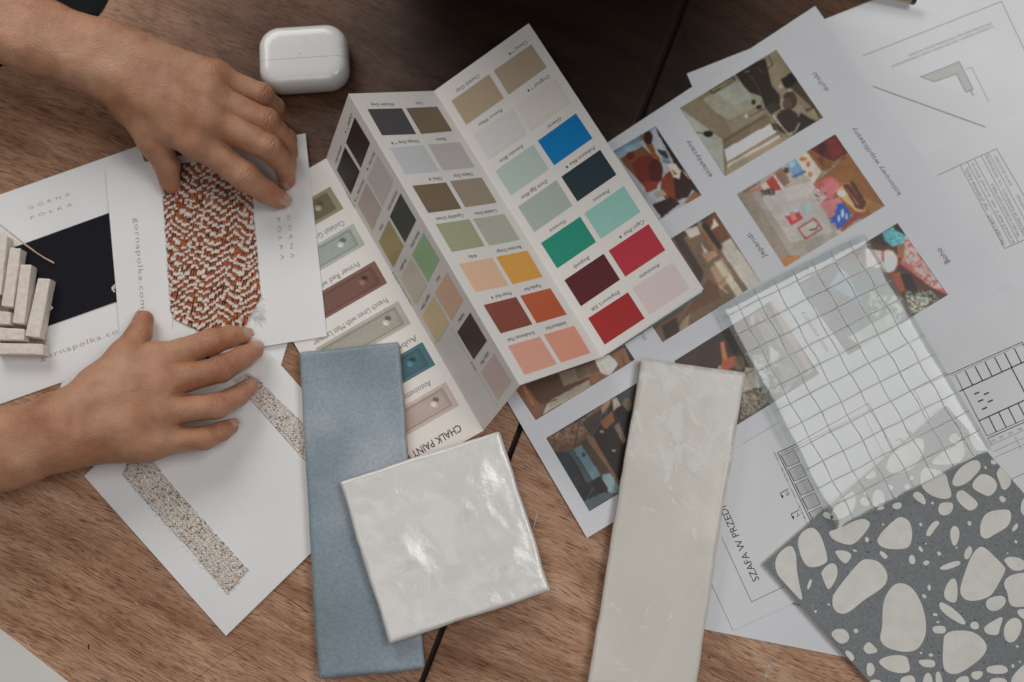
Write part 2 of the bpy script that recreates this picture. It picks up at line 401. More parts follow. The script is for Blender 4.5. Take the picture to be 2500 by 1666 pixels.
# ================================================================== TABLE
gx = lambda y: 1659 + (y - 40) * -0.387
table = empty("table", "brown wooden table of wide planks under all the samples and papers", "table", (0, 10, 0))
gapw = 7.0
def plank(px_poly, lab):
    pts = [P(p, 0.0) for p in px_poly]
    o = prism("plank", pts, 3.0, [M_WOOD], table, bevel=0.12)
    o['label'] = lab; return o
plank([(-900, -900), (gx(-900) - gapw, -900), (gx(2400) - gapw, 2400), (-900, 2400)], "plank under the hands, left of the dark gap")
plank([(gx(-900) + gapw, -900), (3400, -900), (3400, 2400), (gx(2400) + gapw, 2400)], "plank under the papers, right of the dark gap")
mesh("rail", [P(p, -0.55) for p in ((gx(-950) - 90, -950), (gx(-950) + 90, -950), (gx(2450) + 90, 2450), (gx(2450) - 90, 2450))], [(0, 1, 2, 3)], M_DARKGAP, table)
mesh("joint_tongue", [P(p, -0.35) for p in ((1238, 1148), (1262, 1130), (1250, 1172), (1230, 1180))], [(0, 1, 2, 3)], simple("pale_end_grain", (0.30, 0.24, 0.19), 0.8), table)
# scratches on the wood
M_SCR = simple("pale_scratch", (0.52, 0.44, 0.38), 0.7, 400, 0.3)
ink = Ink(flat(0.0), 0.006)
for pts, wd in ((((1866, 1660), (1878, 1622)), 0.10), (((1871, 1655), (1884, 1614)), 0.05), (((1303, 1290), (1312, 1252)), 0.05), (((420, 1665), (436, 1640)), 0.02),
                (((1500, 1644), (1512, 1620)), 0.03), (((60, 1560), (72, 1578)), 0.05), (((232, 1400), (240, 1404)), 0.05), (((330, 1472), (337, 1478)), 0.04)):
    ink.line(pts, wd)
for k in range(46):
    x, y = rng.uniform(60, 1900), rng.uniform(1180, 1660); a = rng.uniform(0, 3.1); L = rng.uniform(2, 11); ink.line([(x, y), (x + L * math.cos(a), y + L * math.sin(a))], rng.uniform(0.008, 0.02))
ink.build("scratches", M_SCR, table)
ink = Ink(flat(0.0), 0.005)
for pts, wd in ((((664, 1441), (700, 1458), (728, 1478), (752, 1496)), 0.045), (((470, 1666), (540, 1610), (612, 1568)), 0.02), (((216, 1574), (216, 1586)), 0.09), (((1729, 1605), (1733, 1606)), 0.10)):
    ink.line(pts, wd)
ink.build("cracks", simple("crack_dark", (0.02, 0.012, 0.01), 0.9), table)

# ================================================================== PAPERS (right side)
s = flat(0.035)
o = sheet("paper_sheet", [(1600, 1513.5), (2230, 1637.5), (2330, 1150), (1700, 1020)], s, M_PAPER, thick=0.02)
tag(o, "blank white sheet whose bottom edge lies on bare wood left of the terrazzo tile", "paper")

s = flat(0.04)
d2 = empty("drawing_sheet", "white drawing sheet with grey angled shelf outline, at the top right corner", "drawing", P((2250, 100), 0.03))
sheet("paper", [(1677, 180), (2500, -145), (2740, 420), (1917, 760)], s, M_PAPER2, d2, thick=0.02)
ink = Ink(s); ink.line([(2104, 138), (2445, 4), (2600, 330)], 0.045)
ink.line([z3(1360, 738), z3(1733, 592), z3(1865, 855), z3(1795, 885), z3(1705, 708), z3(1495, 785), z3(1360, 738)], 0.05)
ink.line([z3(1800, 665), z3(1852, 645), z3(2015, 975)], 0.035); ink.line([z3(1838, 872), z3(1868, 920)], 0.04); ink.line([z3(1845, 868), z3(1875, 915)], 0.03)
ink.text("Z KAŻDEJ BLENDY MASKOWNICA Z WIDOCZNYM USKOKIEM W GRUBOŚCI ŚCIANKI FRONTU SZUFLAD", z3(2060, 255), z3(1085, 640), 0.16)
ink.text("WYPROWADZENIE GNIAZD NA BLAT. DRUGOSTRONNIE, SZUFLADA I MOCOWANIE", z3(2050, 220), z3(1250, 532), 0.16)
ink.build("printed_lines", M_INKL, d2)
ink = Ink(s, 0.005); ink.poly([z3(1360, 738), z3(1733, 592), z3(1865, 855), z3(1795, 885), z3(1705, 708), z3(1495, 785)]); ink.build("shaded_shelf_outline", print_mat(alb(160, 163, 160)), d2)

s = flat(0.07)
d3 = empty("paper_sheet", "thin white sheet crossed by one long grey line, right of the photo print sheet", "paper", P((2250, 300), 0.06))
sheet("paper", [(2015, 105), (2560, 302), (2430, 700), (1880, 500)], s, M_PAPER2, d3, thick=0.02)
ink = Ink(s); ink.line([z3(905, 828), z3(2005, 1225)], 0.07); ink.build("printed_line", M_INKG, d3)

s = flat(0.11); sD1 = s
d1 = empty("drawing_sheet", "white furniture drawing sheet with wardrobe plans and a title block under the glass tile", "drawing", P((2200, 900), 0.1))
sheet("paper", [(1430, 762), (2257, 380), (2640, 203), (3003, 975), (1790, 1539)], s, M_PAPER2, d1, thick=0.02) if False else None
prism("paper", [s.at(p) for p in ((1430, 762), (2640, 203), (2999, 980), (1790, 1539))], 0.02, [M_PAPER2], d1)
dk = Ink(s, 0.006); gy = Ink(s, 0.004)
dk.line([zL(1215, 375), zL(1462, 908), (2700, 1062)], 0.03)
# title block
gy.line([z4(1525, 505), z4(1740, 405), z4(2090, 250), z4(2352, 700), z4(2600, 1200)], 0.045)
for a, b in (((1740, 405), (2168, 1205)), ((1808, 375), (2236, 1175)), ((1878, 345), (2300, 1140)), ((1942, 315), (2420, 1210)), ((2012, 285), (2500, 1190))): gy.line([z4(*a), z4(*b)], 0.04)
gy.line([z4(2168, 1205), z4(2560, 1030)], 0.045)
for body, a, b, h in (("PROJEKTANT   mgr JOANNA KRÓL", (2160, 1165), (1795, 430), 0.26), ("KONTAKT tel. e-mail biuro", (2255, 1150), (1855, 390), 0.2),
                      ("PROJEKT KONCEPCYJNY MEBLA", (2305, 1085), (2040, 580), 0.2), ("MIESZKANIE W KAMIENICY - UL. GRZEDZKIEJ", (2400, 1130), (1990, 310), 0.2),
                      ("DATA 02.07.2025 r.", (2230, 600), (2060, 290), 0.2), ("PODPOKOJU", (2370, 840), (2285, 690), 0.2)):
    gy.text(body, z4(*a), z4(*b), h)
# upper wardrobe plan, right of the glass
dk.line([z7(1640, 645), z7(2335, 335), z7(2700, 1080)], 0.05); dk.line([z7(1655, 660), z7(2340, 355)], 0.022)
dk.line([z7(1640, 640), z7(1300, 792)], 0.045); dk.line([z7(1300, 792), z7(1470, 1105)], 0.045)
dk.line([z7(1695, 650), z7(1998, 1235)], 0.05); dk.line([z7(1733, 808), z7(2500, 458)], 0.08); dk.line([z7(1918, 1092), z7(2560, 800)], 0.08); dk.line([z7(1998, 1235), z7(2600, 970)], 0.04)
dk.line([z7(2005, 1258), z7(2600, 995)], 0.05)
for i in range(9):
    a = (1790 + 94 * i, 610 - 42.3 * i); dk.line([z7(*a), z7(a[0] + 70, a[1] + 137)], 0.075)
    b = (2015 + 94 * i, 1050 - 42.3 * i); dk.line([z7(*b), z7(b[0] + 72, b[1] + 143)], 0.075)
dk.line([z7(2235, 585), z7(2500, 1080)], 0.08)
for x, y in ((1900, 825), (1993, 828), (1938, 896), (2030, 900), (1975, 970)): dk.line([z7(x - 24, y + 11), z7(x + 24, y - 11)], 0.10)
for (x0, y0) in ((2040, 1320), (2060, 1385), (2075, 1440)): gy.line([z7(x0, y0), z7(x0 + 560, y0 - 255)], 0.03)
gy.line([z7(2005, 1258), z7(2045, 1322)], 0.05)
gy.text("80    50    45   90", z7(2330, 1160), z7(2040, 1285), 0.16); gy.text("120  30  120", z7(2325, 1360), z7(2268, 1245), 0.14)
# lower wardrobe plan, left of the glass
dk.line([z6b(2090, 940), z6b(1955, 1003), z6b(2450, 2030)], 0.055); dk.line([z6b(2110, 955), z6b(1978, 1018), z6b(2458, 2000), z6b(2600, 1930)], 0.03)
for k in range(5):
    ox, oy = 66 * k, 135.5 * k
    c = [(1990 + ox, 1033 + oy), (2110 + ox, 978 + oy), (2168 + ox, 1090 + oy), (2048 + ox, 1140 + oy)]
    dk.line([z6b(*q) for q in c + [c[0]]], 0.03)
    for r_ in range(15):
        for q_ in range(13):
            if (r_ + q_) % 2: continue
            a = (q_ + .5) / 13; b = (r_ + .5) / 15
            x = (c[0][0] * (1 - a) + c[1][0] * a) * (1 - b) + (c[3][0] * (1 - a) + c[2][0] * a) * b; y = (c[0][1] * (1 - a) + c[1][1] * a) * (1 - b) + (c[3][1] * (1 - a) + c[2][1] * a) * b
            gy.line([z6b(x - 3, y - 5), z6b(x + 3, y + 5)], 0.028)
dk.line([z6b(2090, 940), (2120, 985)], 0.05); dk.line([z6b(2110, 955), (2125, 1000)], 0.03)
dk.line([(2120, 985), (2290, 1290)], 0.05); dk.line([(2108, 1012), (2250, 1290)], 0.035)
# section marks
for (x, y) in ((175, 285), (248, 427)):
    dk.line([zT(x - 22, y + 4), zT(x + 33, y - 24)], 0.05); dk.line([zT(x - 22, y + 4), zT(x - 6, y + 38)], 0.05)
    dk.poly([zT(x - 20, y + 22), zT(x - 2, y + 16), zT(x - 4, y + 44)])
gy.text("B", zT(210, 300), zT(192, 283), 0.28); gy.text("A", zT(284, 445), zT(262, 432), 0.28); gy.text("B", z7(1270, 1215), z7(1230, 1180), 0.30)
dk.line([z7(1125, 1280), z7(1175, 1258), z7(1190, 1295)], 0.05)
gy.line([z6b(1915, 990), z6b(2180, 1560), z6b(2330, 1880)], 0.022)
gy.text("60   59,5   60   59,5   60", z6b(2290, 1790), z6b(1925, 1000), 0.10)
dk.text("SZAFA W PRZEDPOKOJU", zL(1502, 735), (1727, 1155), 0.46)
# narrow blank sheet edge mark
gy.line([zL(1800, 922), zL(1868, 936)], 0.05)
gy.line([(1795, 1095), (1905, 1030)], 0.02)
dk.build("printed_lines", M_INK, d1); gy.build("printed_notes", M_INKG, d1)

# ================================================================== PRINTED PHOTO SHEET
def curlM(x, y):
    b = P((2465, 690)); d = math.hypot(x - b[0], y - b[1]); v = 0.35 * max(0, 1 - d / 6.0) ** 2
    return v + 0.012 * (1 + math.sin(x * 0.3 + y * 0.2))
sM = flat(0.15, curlM)
mood = empty("photo_sheet", "white printed sheet with eight interior photos and style names, under the folded paint chart", "print", P((1700, 650), 0.12))
sheet("paper", [(1990, 15), (2465, 690), (1433, 1314), (1040, 640)], sM, M_PAPER, mood, thick=0.02, n=40, m=40)
def photo(corners, shapes, zz, label, nx=170, ny=120, seed=1, blur=2):
    q = [P(c, 0.15) for c in corners]
    def p3(a, b):
        p = q[0] * (1 - a) * (1 - b) + q[1] * a * (1 - b) + q[2] * a * b + q[3] * (1 - a) * b
        return sM.lift(p, 0.012)
    o = color_grid("printed_photo", p3, paint(corners, shapes, zz, nx, ny, seed=seed, blur=blur, grain=0.05), M_PHOTO, mood); o['label'] = label
photo(z1([(820, 645), (1745, 85), (2195, 735), (1255, 1300)]), [
    ('bg', (128, 119, 102)), ('p', [(820, 645), (1100, 480), (1330, 900), (1235, 960)], (118, 108, 90)),
    ('p', [(1040, 560), (1500, 300), (1680, 560), (1300, 760), (1180, 700)], (140, 138, 122)), ('p', [(1180, 500), (1420, 380), (1500, 560), (1330, 620)], (150, 152, 140)),
    ('p', [(820, 645), (1230, 950), (1260, 1120), (1255, 1300)], (148, 150, 140)),
    ('p', [(1095, 475), (1325, 338), (1352, 380), (1130, 517)], (50, 44, 34)), ('p', [(1108, 480), (1318, 352), (1338, 380), (1134, 500)], (128, 116, 92)),
    ('p', [(1230, 945), (1650, 690), (1800, 900), (1300, 1290), (1255, 1300), (1240, 1100)], (112, 98, 78)),
    ('p', [(1250, 1045), (1690, 795), (1745, 880), (1270, 1160)], (184, 187, 190)), ('p', [(1270, 1160), (1740, 890), (1760, 915), (1275, 1195)], (130, 115, 92)),
    ('p', [(1275, 1185), (1770, 905), (1790, 935), (1270, 1225)], (176, 172, 165)), ('p', [(1268, 1215), (1800, 920), (1880, 925), (1258, 1300)], (142, 130, 108)),
    ('l', [(1245, 960), (1640, 725)], 14, (85, 72, 55)),
    ('p', [(1350, 320), (1540, 205), (1640, 170), (1700, 430), (1775, 520), (1790, 650), (1700, 700), (1640, 640), (1600, 530), (1500, 505), (1425, 430)], (46, 36, 30)),
    ('l', [(1490, 330), (1560, 430), (1600, 520)], 10, (78, 64, 52)), ('p', [(1435, 300), (1480, 280), (1490, 295), (1450, 310)], (110, 98, 84)), ('l', [(1570, 260), (1610, 320)], 9, (95, 84, 70)),
    ('p', [(1640, 170), (1745, 85), (1900, 300), (1790, 380), (1700, 420)], (134, 122, 100)), ('l', [(1590, 190), (1640, 280), (1710, 235), (1670, 150)], 9, (45, 38, 30)),
    ('p', [(1785, 375), (1890, 305), (2195, 735), (2110, 790), (1960, 560)], (72, 60, 48)), ('p', [(1785, 375), (1890, 305), (1960, 385), (1840, 468)], (32, 26, 24)),
    ('p', [(1900, 470), (2000, 560), (2090, 640), (2010, 660), (1930, 560)], (120, 108, 88)), ('e', 1785, 440, 22, 26, (165, 150, 130)), ('e', 1880, 475, 24, 14, (150, 138, 120)),
    ('e', 1875, 575, 70, 85, (66, 52, 42)), ('e', 1820, 610, 40, 55, (150, 138, 122)), ('e', 1850, 610, 45, 60, (80, 66, 54)),
    ('p', [(1980, 690), (2125, 780), (1900, 905), (1930, 800)], (48, 38, 32)), ('p', [(2010, 700), (2110, 640), (2180, 740), (2125, 770)], (132, 120, 98)),
    ('l', [(2090, 600), (2160, 740)], 12, (45, 38, 30)), ('e', 1850, 775, 112, 118, (54, 42, 36)),
    ('l', [(1715, 712), (1760, 790), (1860, 895), (1925, 870), (1965, 790)], 12, (178, 170, 158)), ('l', [(1740, 740), (1800, 830)], 10, (150, 142, 130)),
    ('p', [(1690, 800), (1730, 790), (1760, 860), (1720, 860)], (70, 58, 46)),
    ('l', [(955, 868), (985, 885), (1060, 888)], 7, (45, 38, 32)), ('e', 1095, 895, 46, 30, (26, 23, 21)), ('e', 1527, 592, 20, 25, (36, 28, 24)), ('e', 1577, 640, 27, 21, (36, 28, 24)),
    ('e', 1600, 600, 8, 26, (120, 108, 92)), ('p', [(1430, 745), (1455, 690), (1482, 738)], (176, 170, 162)), ('l', [(1480, 735), (1640, 650)], 7, (60, 50, 40)),
    ('p', [(1640, 640), (1720, 590), (1780, 620), (1700, 720)], (62, 52, 42))], z1, "warm grey photo of a room with dark chairs", seed=3)
photo([(1471, 385), (1600.5, 308.7), (1713, 477), (1584, 553)], [
    ('bg', (150, 155, 160)), ('p', [(160, 1040), (590, 818), (480, 940), (240, 1110)], (105, 125, 138)), ('p', [(200, 1080), (430, 960), (460, 1010), (250, 1120)], (125, 145, 158)),
    ('p', [(250, 1130), (460, 1010), (560, 1100), (640, 1260), (480, 1400), (300, 1200)], (105, 70, 45)),
    ('p', [(590, 818), (1030, 1478), (900, 1400), (780, 1200), (650, 1000)], (38, 24, 24)), ('p', [(440, 910), (500, 870), (640, 1150), (600, 1160)], (120, 78, 42)),
    ('e', 520, 930, 42, 65, (52, 30, 24)), ('p', [(560, 940), (630, 920), (760, 1150), (700, 1190), (590, 1080)], (150, 155, 160)), ('p', [(600, 1040), (690, 1060), (720, 1130), (650, 1120)], (50, 48, 50)),
    ('p', [(640, 1090), (740, 1160), (720, 1190), (660, 1170)], (105, 118, 128)),
    ('e', 350, 1105, 40, 40, (90, 42, 28)), ('p', [(360, 1180), (440, 1110), (560, 1110), (660, 1220), (650, 1340), (520, 1450), (430, 1340)], (98, 40, 24)),
    ('e', 590, 1250, 70, 110, (75, 28, 20)), ('p', [(450, 1350), (620, 1350), (600, 1420), (510, 1460)], (118, 55, 36)),
    ('e', 760, 1400, 120, 150, (112, 56, 28)), ('p', [(760, 1260), (860, 1260), (960, 1390), (900, 1500), (780, 1520)], (52, 30, 24)),
    ('p', [(700, 1180), (780, 1180), (835, 1250), (820, 1330), (760, 1310)], (198, 184, 168)), ('p', [(745, 1230), (800, 1280), (770, 1290)], (120, 80, 52)),
    ('p', [(830, 1220), (900, 1290), (940, 1340), (900, 1320)], (180, 165, 150)), ('p', [(890, 1280), (940, 1340), (900, 1310)], (160, 50, 40)),
    ('p', [(860, 1560), (960, 1440), (1030, 1478), (920, 1560)], (128, 96, 62)), ('p', [(560, 1450), (660, 1430), (700, 1480), (600, 1510)], (140, 132, 118)),
    ('p', [(560, 1570), (740, 1500), (820, 1560), (640, 1700)], (42, 30, 26)), ('p', [(380, 1500), (540, 1560), (640, 1680), (560, 1750)], (165, 165, 162))], z1,
    "dark photo of rust armchairs by a window", 110, 130, seed=4)
photo(z2([(778, 685), (1720, 110), (2198, 798), (1242, 1385)]), [
    ('bg', (152, 145, 136)), ('p', [(1000, 700), (1500, 560), (1700, 1050), (1300, 1150)], (168, 164, 158)), ('p', [(778, 685), (900, 640), (1330, 1330), (1242, 1385)], (140, 128, 116)),
    ('p', [(1520, 580), (1860, 300), (2198, 798), (1980, 930), (1800, 850)], (128, 88, 50)), ('p', [(1700, 600), (2198, 798), (2060, 880), (1880, 560)], (142, 104, 66)),
    ('p', [(1440, 270), (1720, 110), (1850, 300), (1600, 470)], (122, 82, 42)), ('p', [(1480, 250), (1720, 110), (1850, 290), (1700, 370), (1600, 330)], (92, 36, 32)),
    ('e', 1590, 250, 40, 60, (58, 24, 24)), ('p', [(1640, 180), (1720, 150), (1800, 290), (1700, 350)], (112, 44, 42)), ('p', [(1540, 340), (1600, 330), (1610, 430)], (110, 48, 40)),
    ('l', [(1530, 570), (1600, 480), (1860, 305)], 9, (95, 60, 34)),
    ('p', [(1340, 350), (1440, 280), (1590, 480), (1520, 580), (1430, 500)], (188, 178, 164)), ('e', 1410, 350, 40, 22, (165, 105, 52)), ('e', 1460, 400, 18, 30, (160, 100, 56)), ('e', 1480, 500, 24, 26, (165, 112, 70)),
    ('p', [(1250, 400), (1340, 350), (1430, 480), (1330, 540)], (105, 135, 160)), ('l', [(1320, 520), (1430, 470)], 26, (72, 98, 125)), ('p', [(1275, 395), (1330, 365), (1350, 410), (1290, 440)], (135, 160, 180)),
    ('p', [(1130, 500), (1200, 430), (1290, 570), (1230, 610)], (120, 98, 82)), ('e', 1250, 460, 26, 30, (78, 52, 40)), ('e', 1165, 495, 22, 18, (135, 85, 55)),
    ('p', [(1060, 560), (1120, 510), (1220, 640), (1110, 660), (1040, 620)], (155, 58, 52)), ('p', [(1125, 505), (1145, 505), (1230, 640), (1210, 645)], (205, 190, 178)), ('p', [(1000, 600), (1060, 570), (1100, 640), (1040, 650)], (185, 168, 158)),
    ('l', [(840, 665), (1000, 575)], 13, (90, 72, 62)), ('p', [(880, 660), (1010, 600), (1020, 640), (900, 680)], (165, 110, 95)),
    ('n', [(1000, 650), (1130, 620), (1150, 690), (1020, 720)], 30, (82, 72, 58)), ('n', [(1010, 660), (1120, 630), (1130, 690), (1030, 700)], 18, (62, 54, 44)),
    ('e', 1670, 610, 95, 85, (168, 92, 90)), ('p', [(1510, 590), (1590, 560), (1700, 740), (1640, 780)], (158, 82, 80)), ('p', [(1600, 620), (1690, 540), (1760, 600), (1680, 750)], (180, 108, 108)),
    ('n', [(1500, 660), (1600, 620), (1660, 720), (1560, 760)], 20, (70, 62, 62)), ('n', [(1500, 660), (1600, 620), (1660, 720), (1560, 760)], 14, (196, 180, 176)),
    ('p', [(1570, 770), (1760, 720), (1880, 930), (1760, 1040), (1690, 960)], (184, 116, 118)),
    ('p', [(1730, 640), (1800, 600), (2010, 800), (2010, 850), (1930, 860), (1750, 700)], (188, 150, 108)), ('e', 1780, 680, 42, 30, (186, 188, 196)),
    ('p', [(1790, 600), (1850, 590), (2010, 790), (1990, 840), (1920, 820)], (84, 46, 36)), ('p', [(1850, 560), (1900, 570), (2020, 770), (1990, 780)], (72, 48, 32)), ('l', [(1830, 640), (1940, 790)], 9, (150, 110, 84)),
    ('p', [(1740, 780), (1800, 770), (1870, 880), (1830, 970), (1740, 1030), (1720, 960), (1670, 960), (1720, 880)], (32, 82, 160)),
    ('l', [(1670, 930), (1740, 880), (1730, 840)], 10, (32, 82, 160)), ('l', [(1680, 970), (1720, 930)], 9, (32, 82, 160)), ('e', 1790, 870, 14, 44, (190, 198, 208)), ('e', 1755, 920, 11, 36, (186, 194, 206)), ('e', 1828, 900, 9, 34, (186, 194, 206)),
    ('p', [(1800, 970), (1930, 850), (2000, 880), (1760, 1060)], (132, 66, 54)), ('e', 1750, 1045, 30, 16, (185, 160, 130)),
    ('p', [(1235, 885), (1350, 815), (1410, 920), (1300, 990)], (165, 58, 60)), ('p', [(1235, 885), (1350, 812), (1375, 855), (1260, 900)], (160, 180, 185)), ('p', [(1280, 870), (1320, 845), (1360, 930), (1310, 945)], (200, 120, 115)),
    ('l', [(1390, 800), (1490, 745), (1540, 835), (1430, 895), (1390, 800)], 6, (140, 150, 148)), ('p', [(1405, 810), (1480, 770), (1510, 825), (1430, 865)], (150, 175, 178)),
    ('p', [(1355, 1015), (1520, 910), (1600, 1020), (1435, 1125)], (150, 70, 54)), ('p', [(1372, 1018), (1516, 928), (1582, 1018), (1440, 1106)], (180, 172, 165)), ('l', [(1480, 1030), (1540, 1020), (1555, 985)], 11, (48, 44, 48)),
    ('e', 1310, 1330, 110, 60, (160, 112, 66))], z2, "photo of a bright room with pink sofa and blue cushion", seed=5)
photo([(1506, 665), (1745, 517), (1857, 688), (1618, 836)], [
    ('bg', (110, 90, 72)), ('p', [(160, 1090), (570, 850), (600, 900), (200, 1150)], (70, 56, 44)), ('p', [(570, 850), (715, 1110), (600, 1170), (440, 980)], (105, 66, 40)),
    ('p', [(530, 1030), (560, 915), (605, 985)], (195, 190, 180)), ('p', [(270, 1030), (400, 990), (430, 1070), (330, 1110)], (172, 168, 158)), ('p', [(400, 960), (440, 940), (470, 1010), (420, 1020)], (130, 120, 105)),
    ('p', [(440, 970), (490, 960), (640, 1200), (610, 1220), (560, 1220), (480, 1080)], (48, 36, 28)), ('p', [(420, 1000), (450, 1000), (600, 1220), (560, 1240)], (140, 100, 66)),
    ('p', [(640, 1160), (715, 1110), (1020, 1540), (900, 1620), (640, 1250)], (176, 170, 160)), ('l', [(720, 1110), (1020, 1540)], 6, (150, 150, 140)), ('l', [(650, 1180), (800, 1400)], 5, (160, 152, 142)),
    ('p', [(200, 1160), (260, 1130), (290, 1180), (230, 1210)], (120, 106, 88)), ('p', [(280, 1270), (340, 1250), (410, 1360), (380, 1400)], (122, 108, 92)), ('p', [(160, 1100), (240, 1060), (460, 1440), (430, 1560), (370, 1440)], (62, 50, 42)),
    ('p', [(430, 1150), (500, 1240), (470, 1260)], (190, 185, 175)), ('p', [(440, 1250), (570, 1230), (600, 1270), (500, 1340)], (165, 132, 105)), ('p', [(520, 1400), (640, 1290), (760, 1500), (620, 1600)], (150, 128, 105)),
    ('p', [(560, 1340), (620, 1320), (850, 1650), (780, 1680)], (178, 168, 150)), ('l', [(510, 1450), (600, 1560), (690, 1470)], 10, (125, 84, 56)), ('l', [(600, 1560), (700, 1640)], 11, (185, 160, 130)),
    ('p', [(500, 1500), (600, 1560), (620, 1700), (420, 1850), (300, 1900), (200, 1950)], (96, 66, 44)), ('p', [(300, 1850), (700, 1630), (760, 1690), (300, 1980)], (100, 82, 62)), ('p', [(60, 1950), (200, 1860), (240, 2040), (110, 2110)], (60, 42, 30)),
    ('p', [(250, 1900), (330, 1830), (300, 2040), (200, 2090)], (140, 122, 102))], z2, "photo of a kitchen with wooden beams, beside the chart corner", 150, 105, seed=6)
photo([(1948, 694), (2191, 545), (2314, 720.6), (2071, 868)], [
    ('bg', (78, 50, 38)), ('p', [(1325, 112), (1555, 0), (1600, 80), (1440, 160)], (48, 32, 28)), ('p', [(1600, 70), (1925, 535), (1800, 480), (1560, 300)], (172, 92, 88)),
    ('n', [(1600, 70), (1925, 535), (1830, 480), (1560, 250)], 40, (188, 150, 140)), ('n', [(1600, 90), (1900, 500), (1800, 480), (1580, 280)], 22, (165, 170, 165)),
    ('p', [(1420, 60), (1500, 10), (1600, 80), (1590, 140), (1500, 170), (1440, 120)], (66, 140, 150)), ('p', [(1480, 0), (1555, 0), (1600, 60), (1560, 70)], (48, 32, 26)), ('n', [(1420, 60), (1500, 10), (1600, 80), (1590, 140), (1500, 170)], 12, (110, 170, 172)),
    ('e', 1470, 280, 78, 95, (165, 110, 75)), ('e', 1470, 280, 68, 84, (182, 190, 196)), ('p', [(1540, 150), (1600, 140), (1590, 260), (1540, 250)], (140, 96, 70)), ('p', [(1400, 200), (1430, 190), (1440, 300), (1410, 260)], (150, 70, 60)),
    ('p', [(1480, 380), (1560, 360), (1600, 500), (1560, 520)], (150, 82, 56)), ('p', [(1560, 380), (1640, 380), (1700, 520), (1620, 540)], (34, 26, 24)),
    ('n', [(1600, 500), (1800, 500), (1860, 570), (1680, 690), (1600, 600)], 16, (110, 128, 108)), ('n', [(1600, 540), (1800, 560), (1760, 640), (1640, 680)], 9, (170, 178, 168)),
    ('p', [(770, 480), (1110, 290), (1350, 300), (1500, 500), (1600, 700), (1270, 900), (1150, 930)], (72, 84, 86)), ('p', [(1020, 470), (1110, 330), (1280, 500), (1250, 600)], (110, 150, 165)), ('p', [(1180, 420), (1380, 360), (1430, 480), (1240, 560)], (62, 82, 90)),
    ('p', [(1290, 180), (1420, 200), (1420, 330), (1300, 330)], (190, 175, 170)), ('n', [(1300, 500), (1600, 560), (1560, 740), (1340, 700)], 26, (150, 165, 150)), ('p', [(1160, 860), (1480, 680), (1560, 760), (1300, 960)], (160, 165, 160)),
    ('l', [(1000, 500), (1300, 340)], 12, (150, 120, 110))], z5, "photo of patterned rug, teal pot and round mirror, partly under glass", seed=8)
photo([(1646, 882), (1882, 735), (2000, 913.5), (1764, 1060)], [
    ('bg', (58, 44, 36)), ('p', [(0, 930), (240, 790), (300, 980), (180, 1120), (0, 1080)], (54, 36, 28)), ('p', [(180, 900), (210, 890), (240, 1030), (200, 1040)], (160, 100, 58)),
    ('p', [(200, 1030), (300, 1000), (320, 1060), (240, 1120), (180, 1110)], (148, 80, 50)), ('e', 270, 950, 45, 40, (34, 30, 28)), ('e', 330, 1060, 40, 60, (104, 84, 68)), ('p', [(170, 1080), (185, 1080), (190, 1120), (165, 1120)], (170, 150, 130)),
    ('p', [(370, 1090), (440, 1100), (520, 1230), (350, 1290)], (160, 152, 142)), ('l', [(370, 1150), (440, 1110)], 6, (92, 62, 48)), ('n', [(330, 1280), (540, 1220), (600, 1360), (330, 1530)], 14, (100, 96, 80)), ('n', [(350, 1300), (520, 1250), (560, 1360), (340, 1500)], 8, (150, 146, 128)),
    ('p', [(560, 590), (620, 590), (900, 1120), (820, 1160)], (150, 128, 112)), ('p', [(420, 680), (520, 620), (860, 1120), (700, 1250)], (92, 96, 98)), ('p', [(400, 700), (440, 690), (450, 770), (410, 760)], (178, 130, 105)), ('l', [(460, 680), (800, 1130)], 14, (160, 130, 110)),
    ('p', [(560, 930), (640, 990), (600, 1090), (560, 1060)], (178, 182, 184)), ('p', [(430, 1000), (500, 990), (560, 1200), (470, 1260)], (168, 172, 172)), ('n', [(430, 980), (800, 1100), (700, 1280), (500, 1300)], 30, (120, 126, 122))], z5,
    "dark photo with an orange lamp, between the long white tile and the glass tile", seed=9)
photo([(1198, 860), (1440, 713), (1550, 879), (1308, 1026.5)], [
    ('bg', (98, 74, 58)), ('p', [(0, 340), (320, 670), (420, 610), (230, 400)], (120, 88, 68)), ('p', [(220, 430), (240, 420), (310, 560), (290, 560)], (150, 104, 80)),
    ('p', [(240, 410), (700, 270), (740, 400), (400, 540), (350, 560)], (84, 62, 48)), ('p', [(480, 330), (700, 270), (720, 350), (520, 430)], (122, 108, 92)), ('p', [(600, 290), (700, 270), (720, 330), (620, 380)], (98, 84, 68)),
    ('p', [(355, 640), (400, 540), (700, 390), (735, 415)], (168, 160, 145)), ('p', [(400, 540), (700, 380), (730, 400), (700, 430), (420, 580)], (150, 140, 124)), ('l', [(358, 640), (398, 545), (470, 520)], 7, (70, 50, 38)),
    ('p', [(740, 230), (840, 190), (920, 260), (860, 340), (800, 360)], (196, 190, 180)), ('p', [(700, 370), (740, 310), (840, 350), (780, 400), (710, 420)], (124, 88, 68)), ('p', [(860, 190), (970, 140), (1035, 235), (930, 290)], (128, 96, 72)),
    ('l', [(940, 220), (960, 270)], 7, (70, 50, 40)), ('p', [(960, 130), (990, 130), (1035, 235), (1000, 240)], (52, 42, 36)), ('l', [(780, 260), (830, 340)], 6, (160, 150, 138))], z6, "brown photo of a doorway, under the chart's lower edge", seed=10)
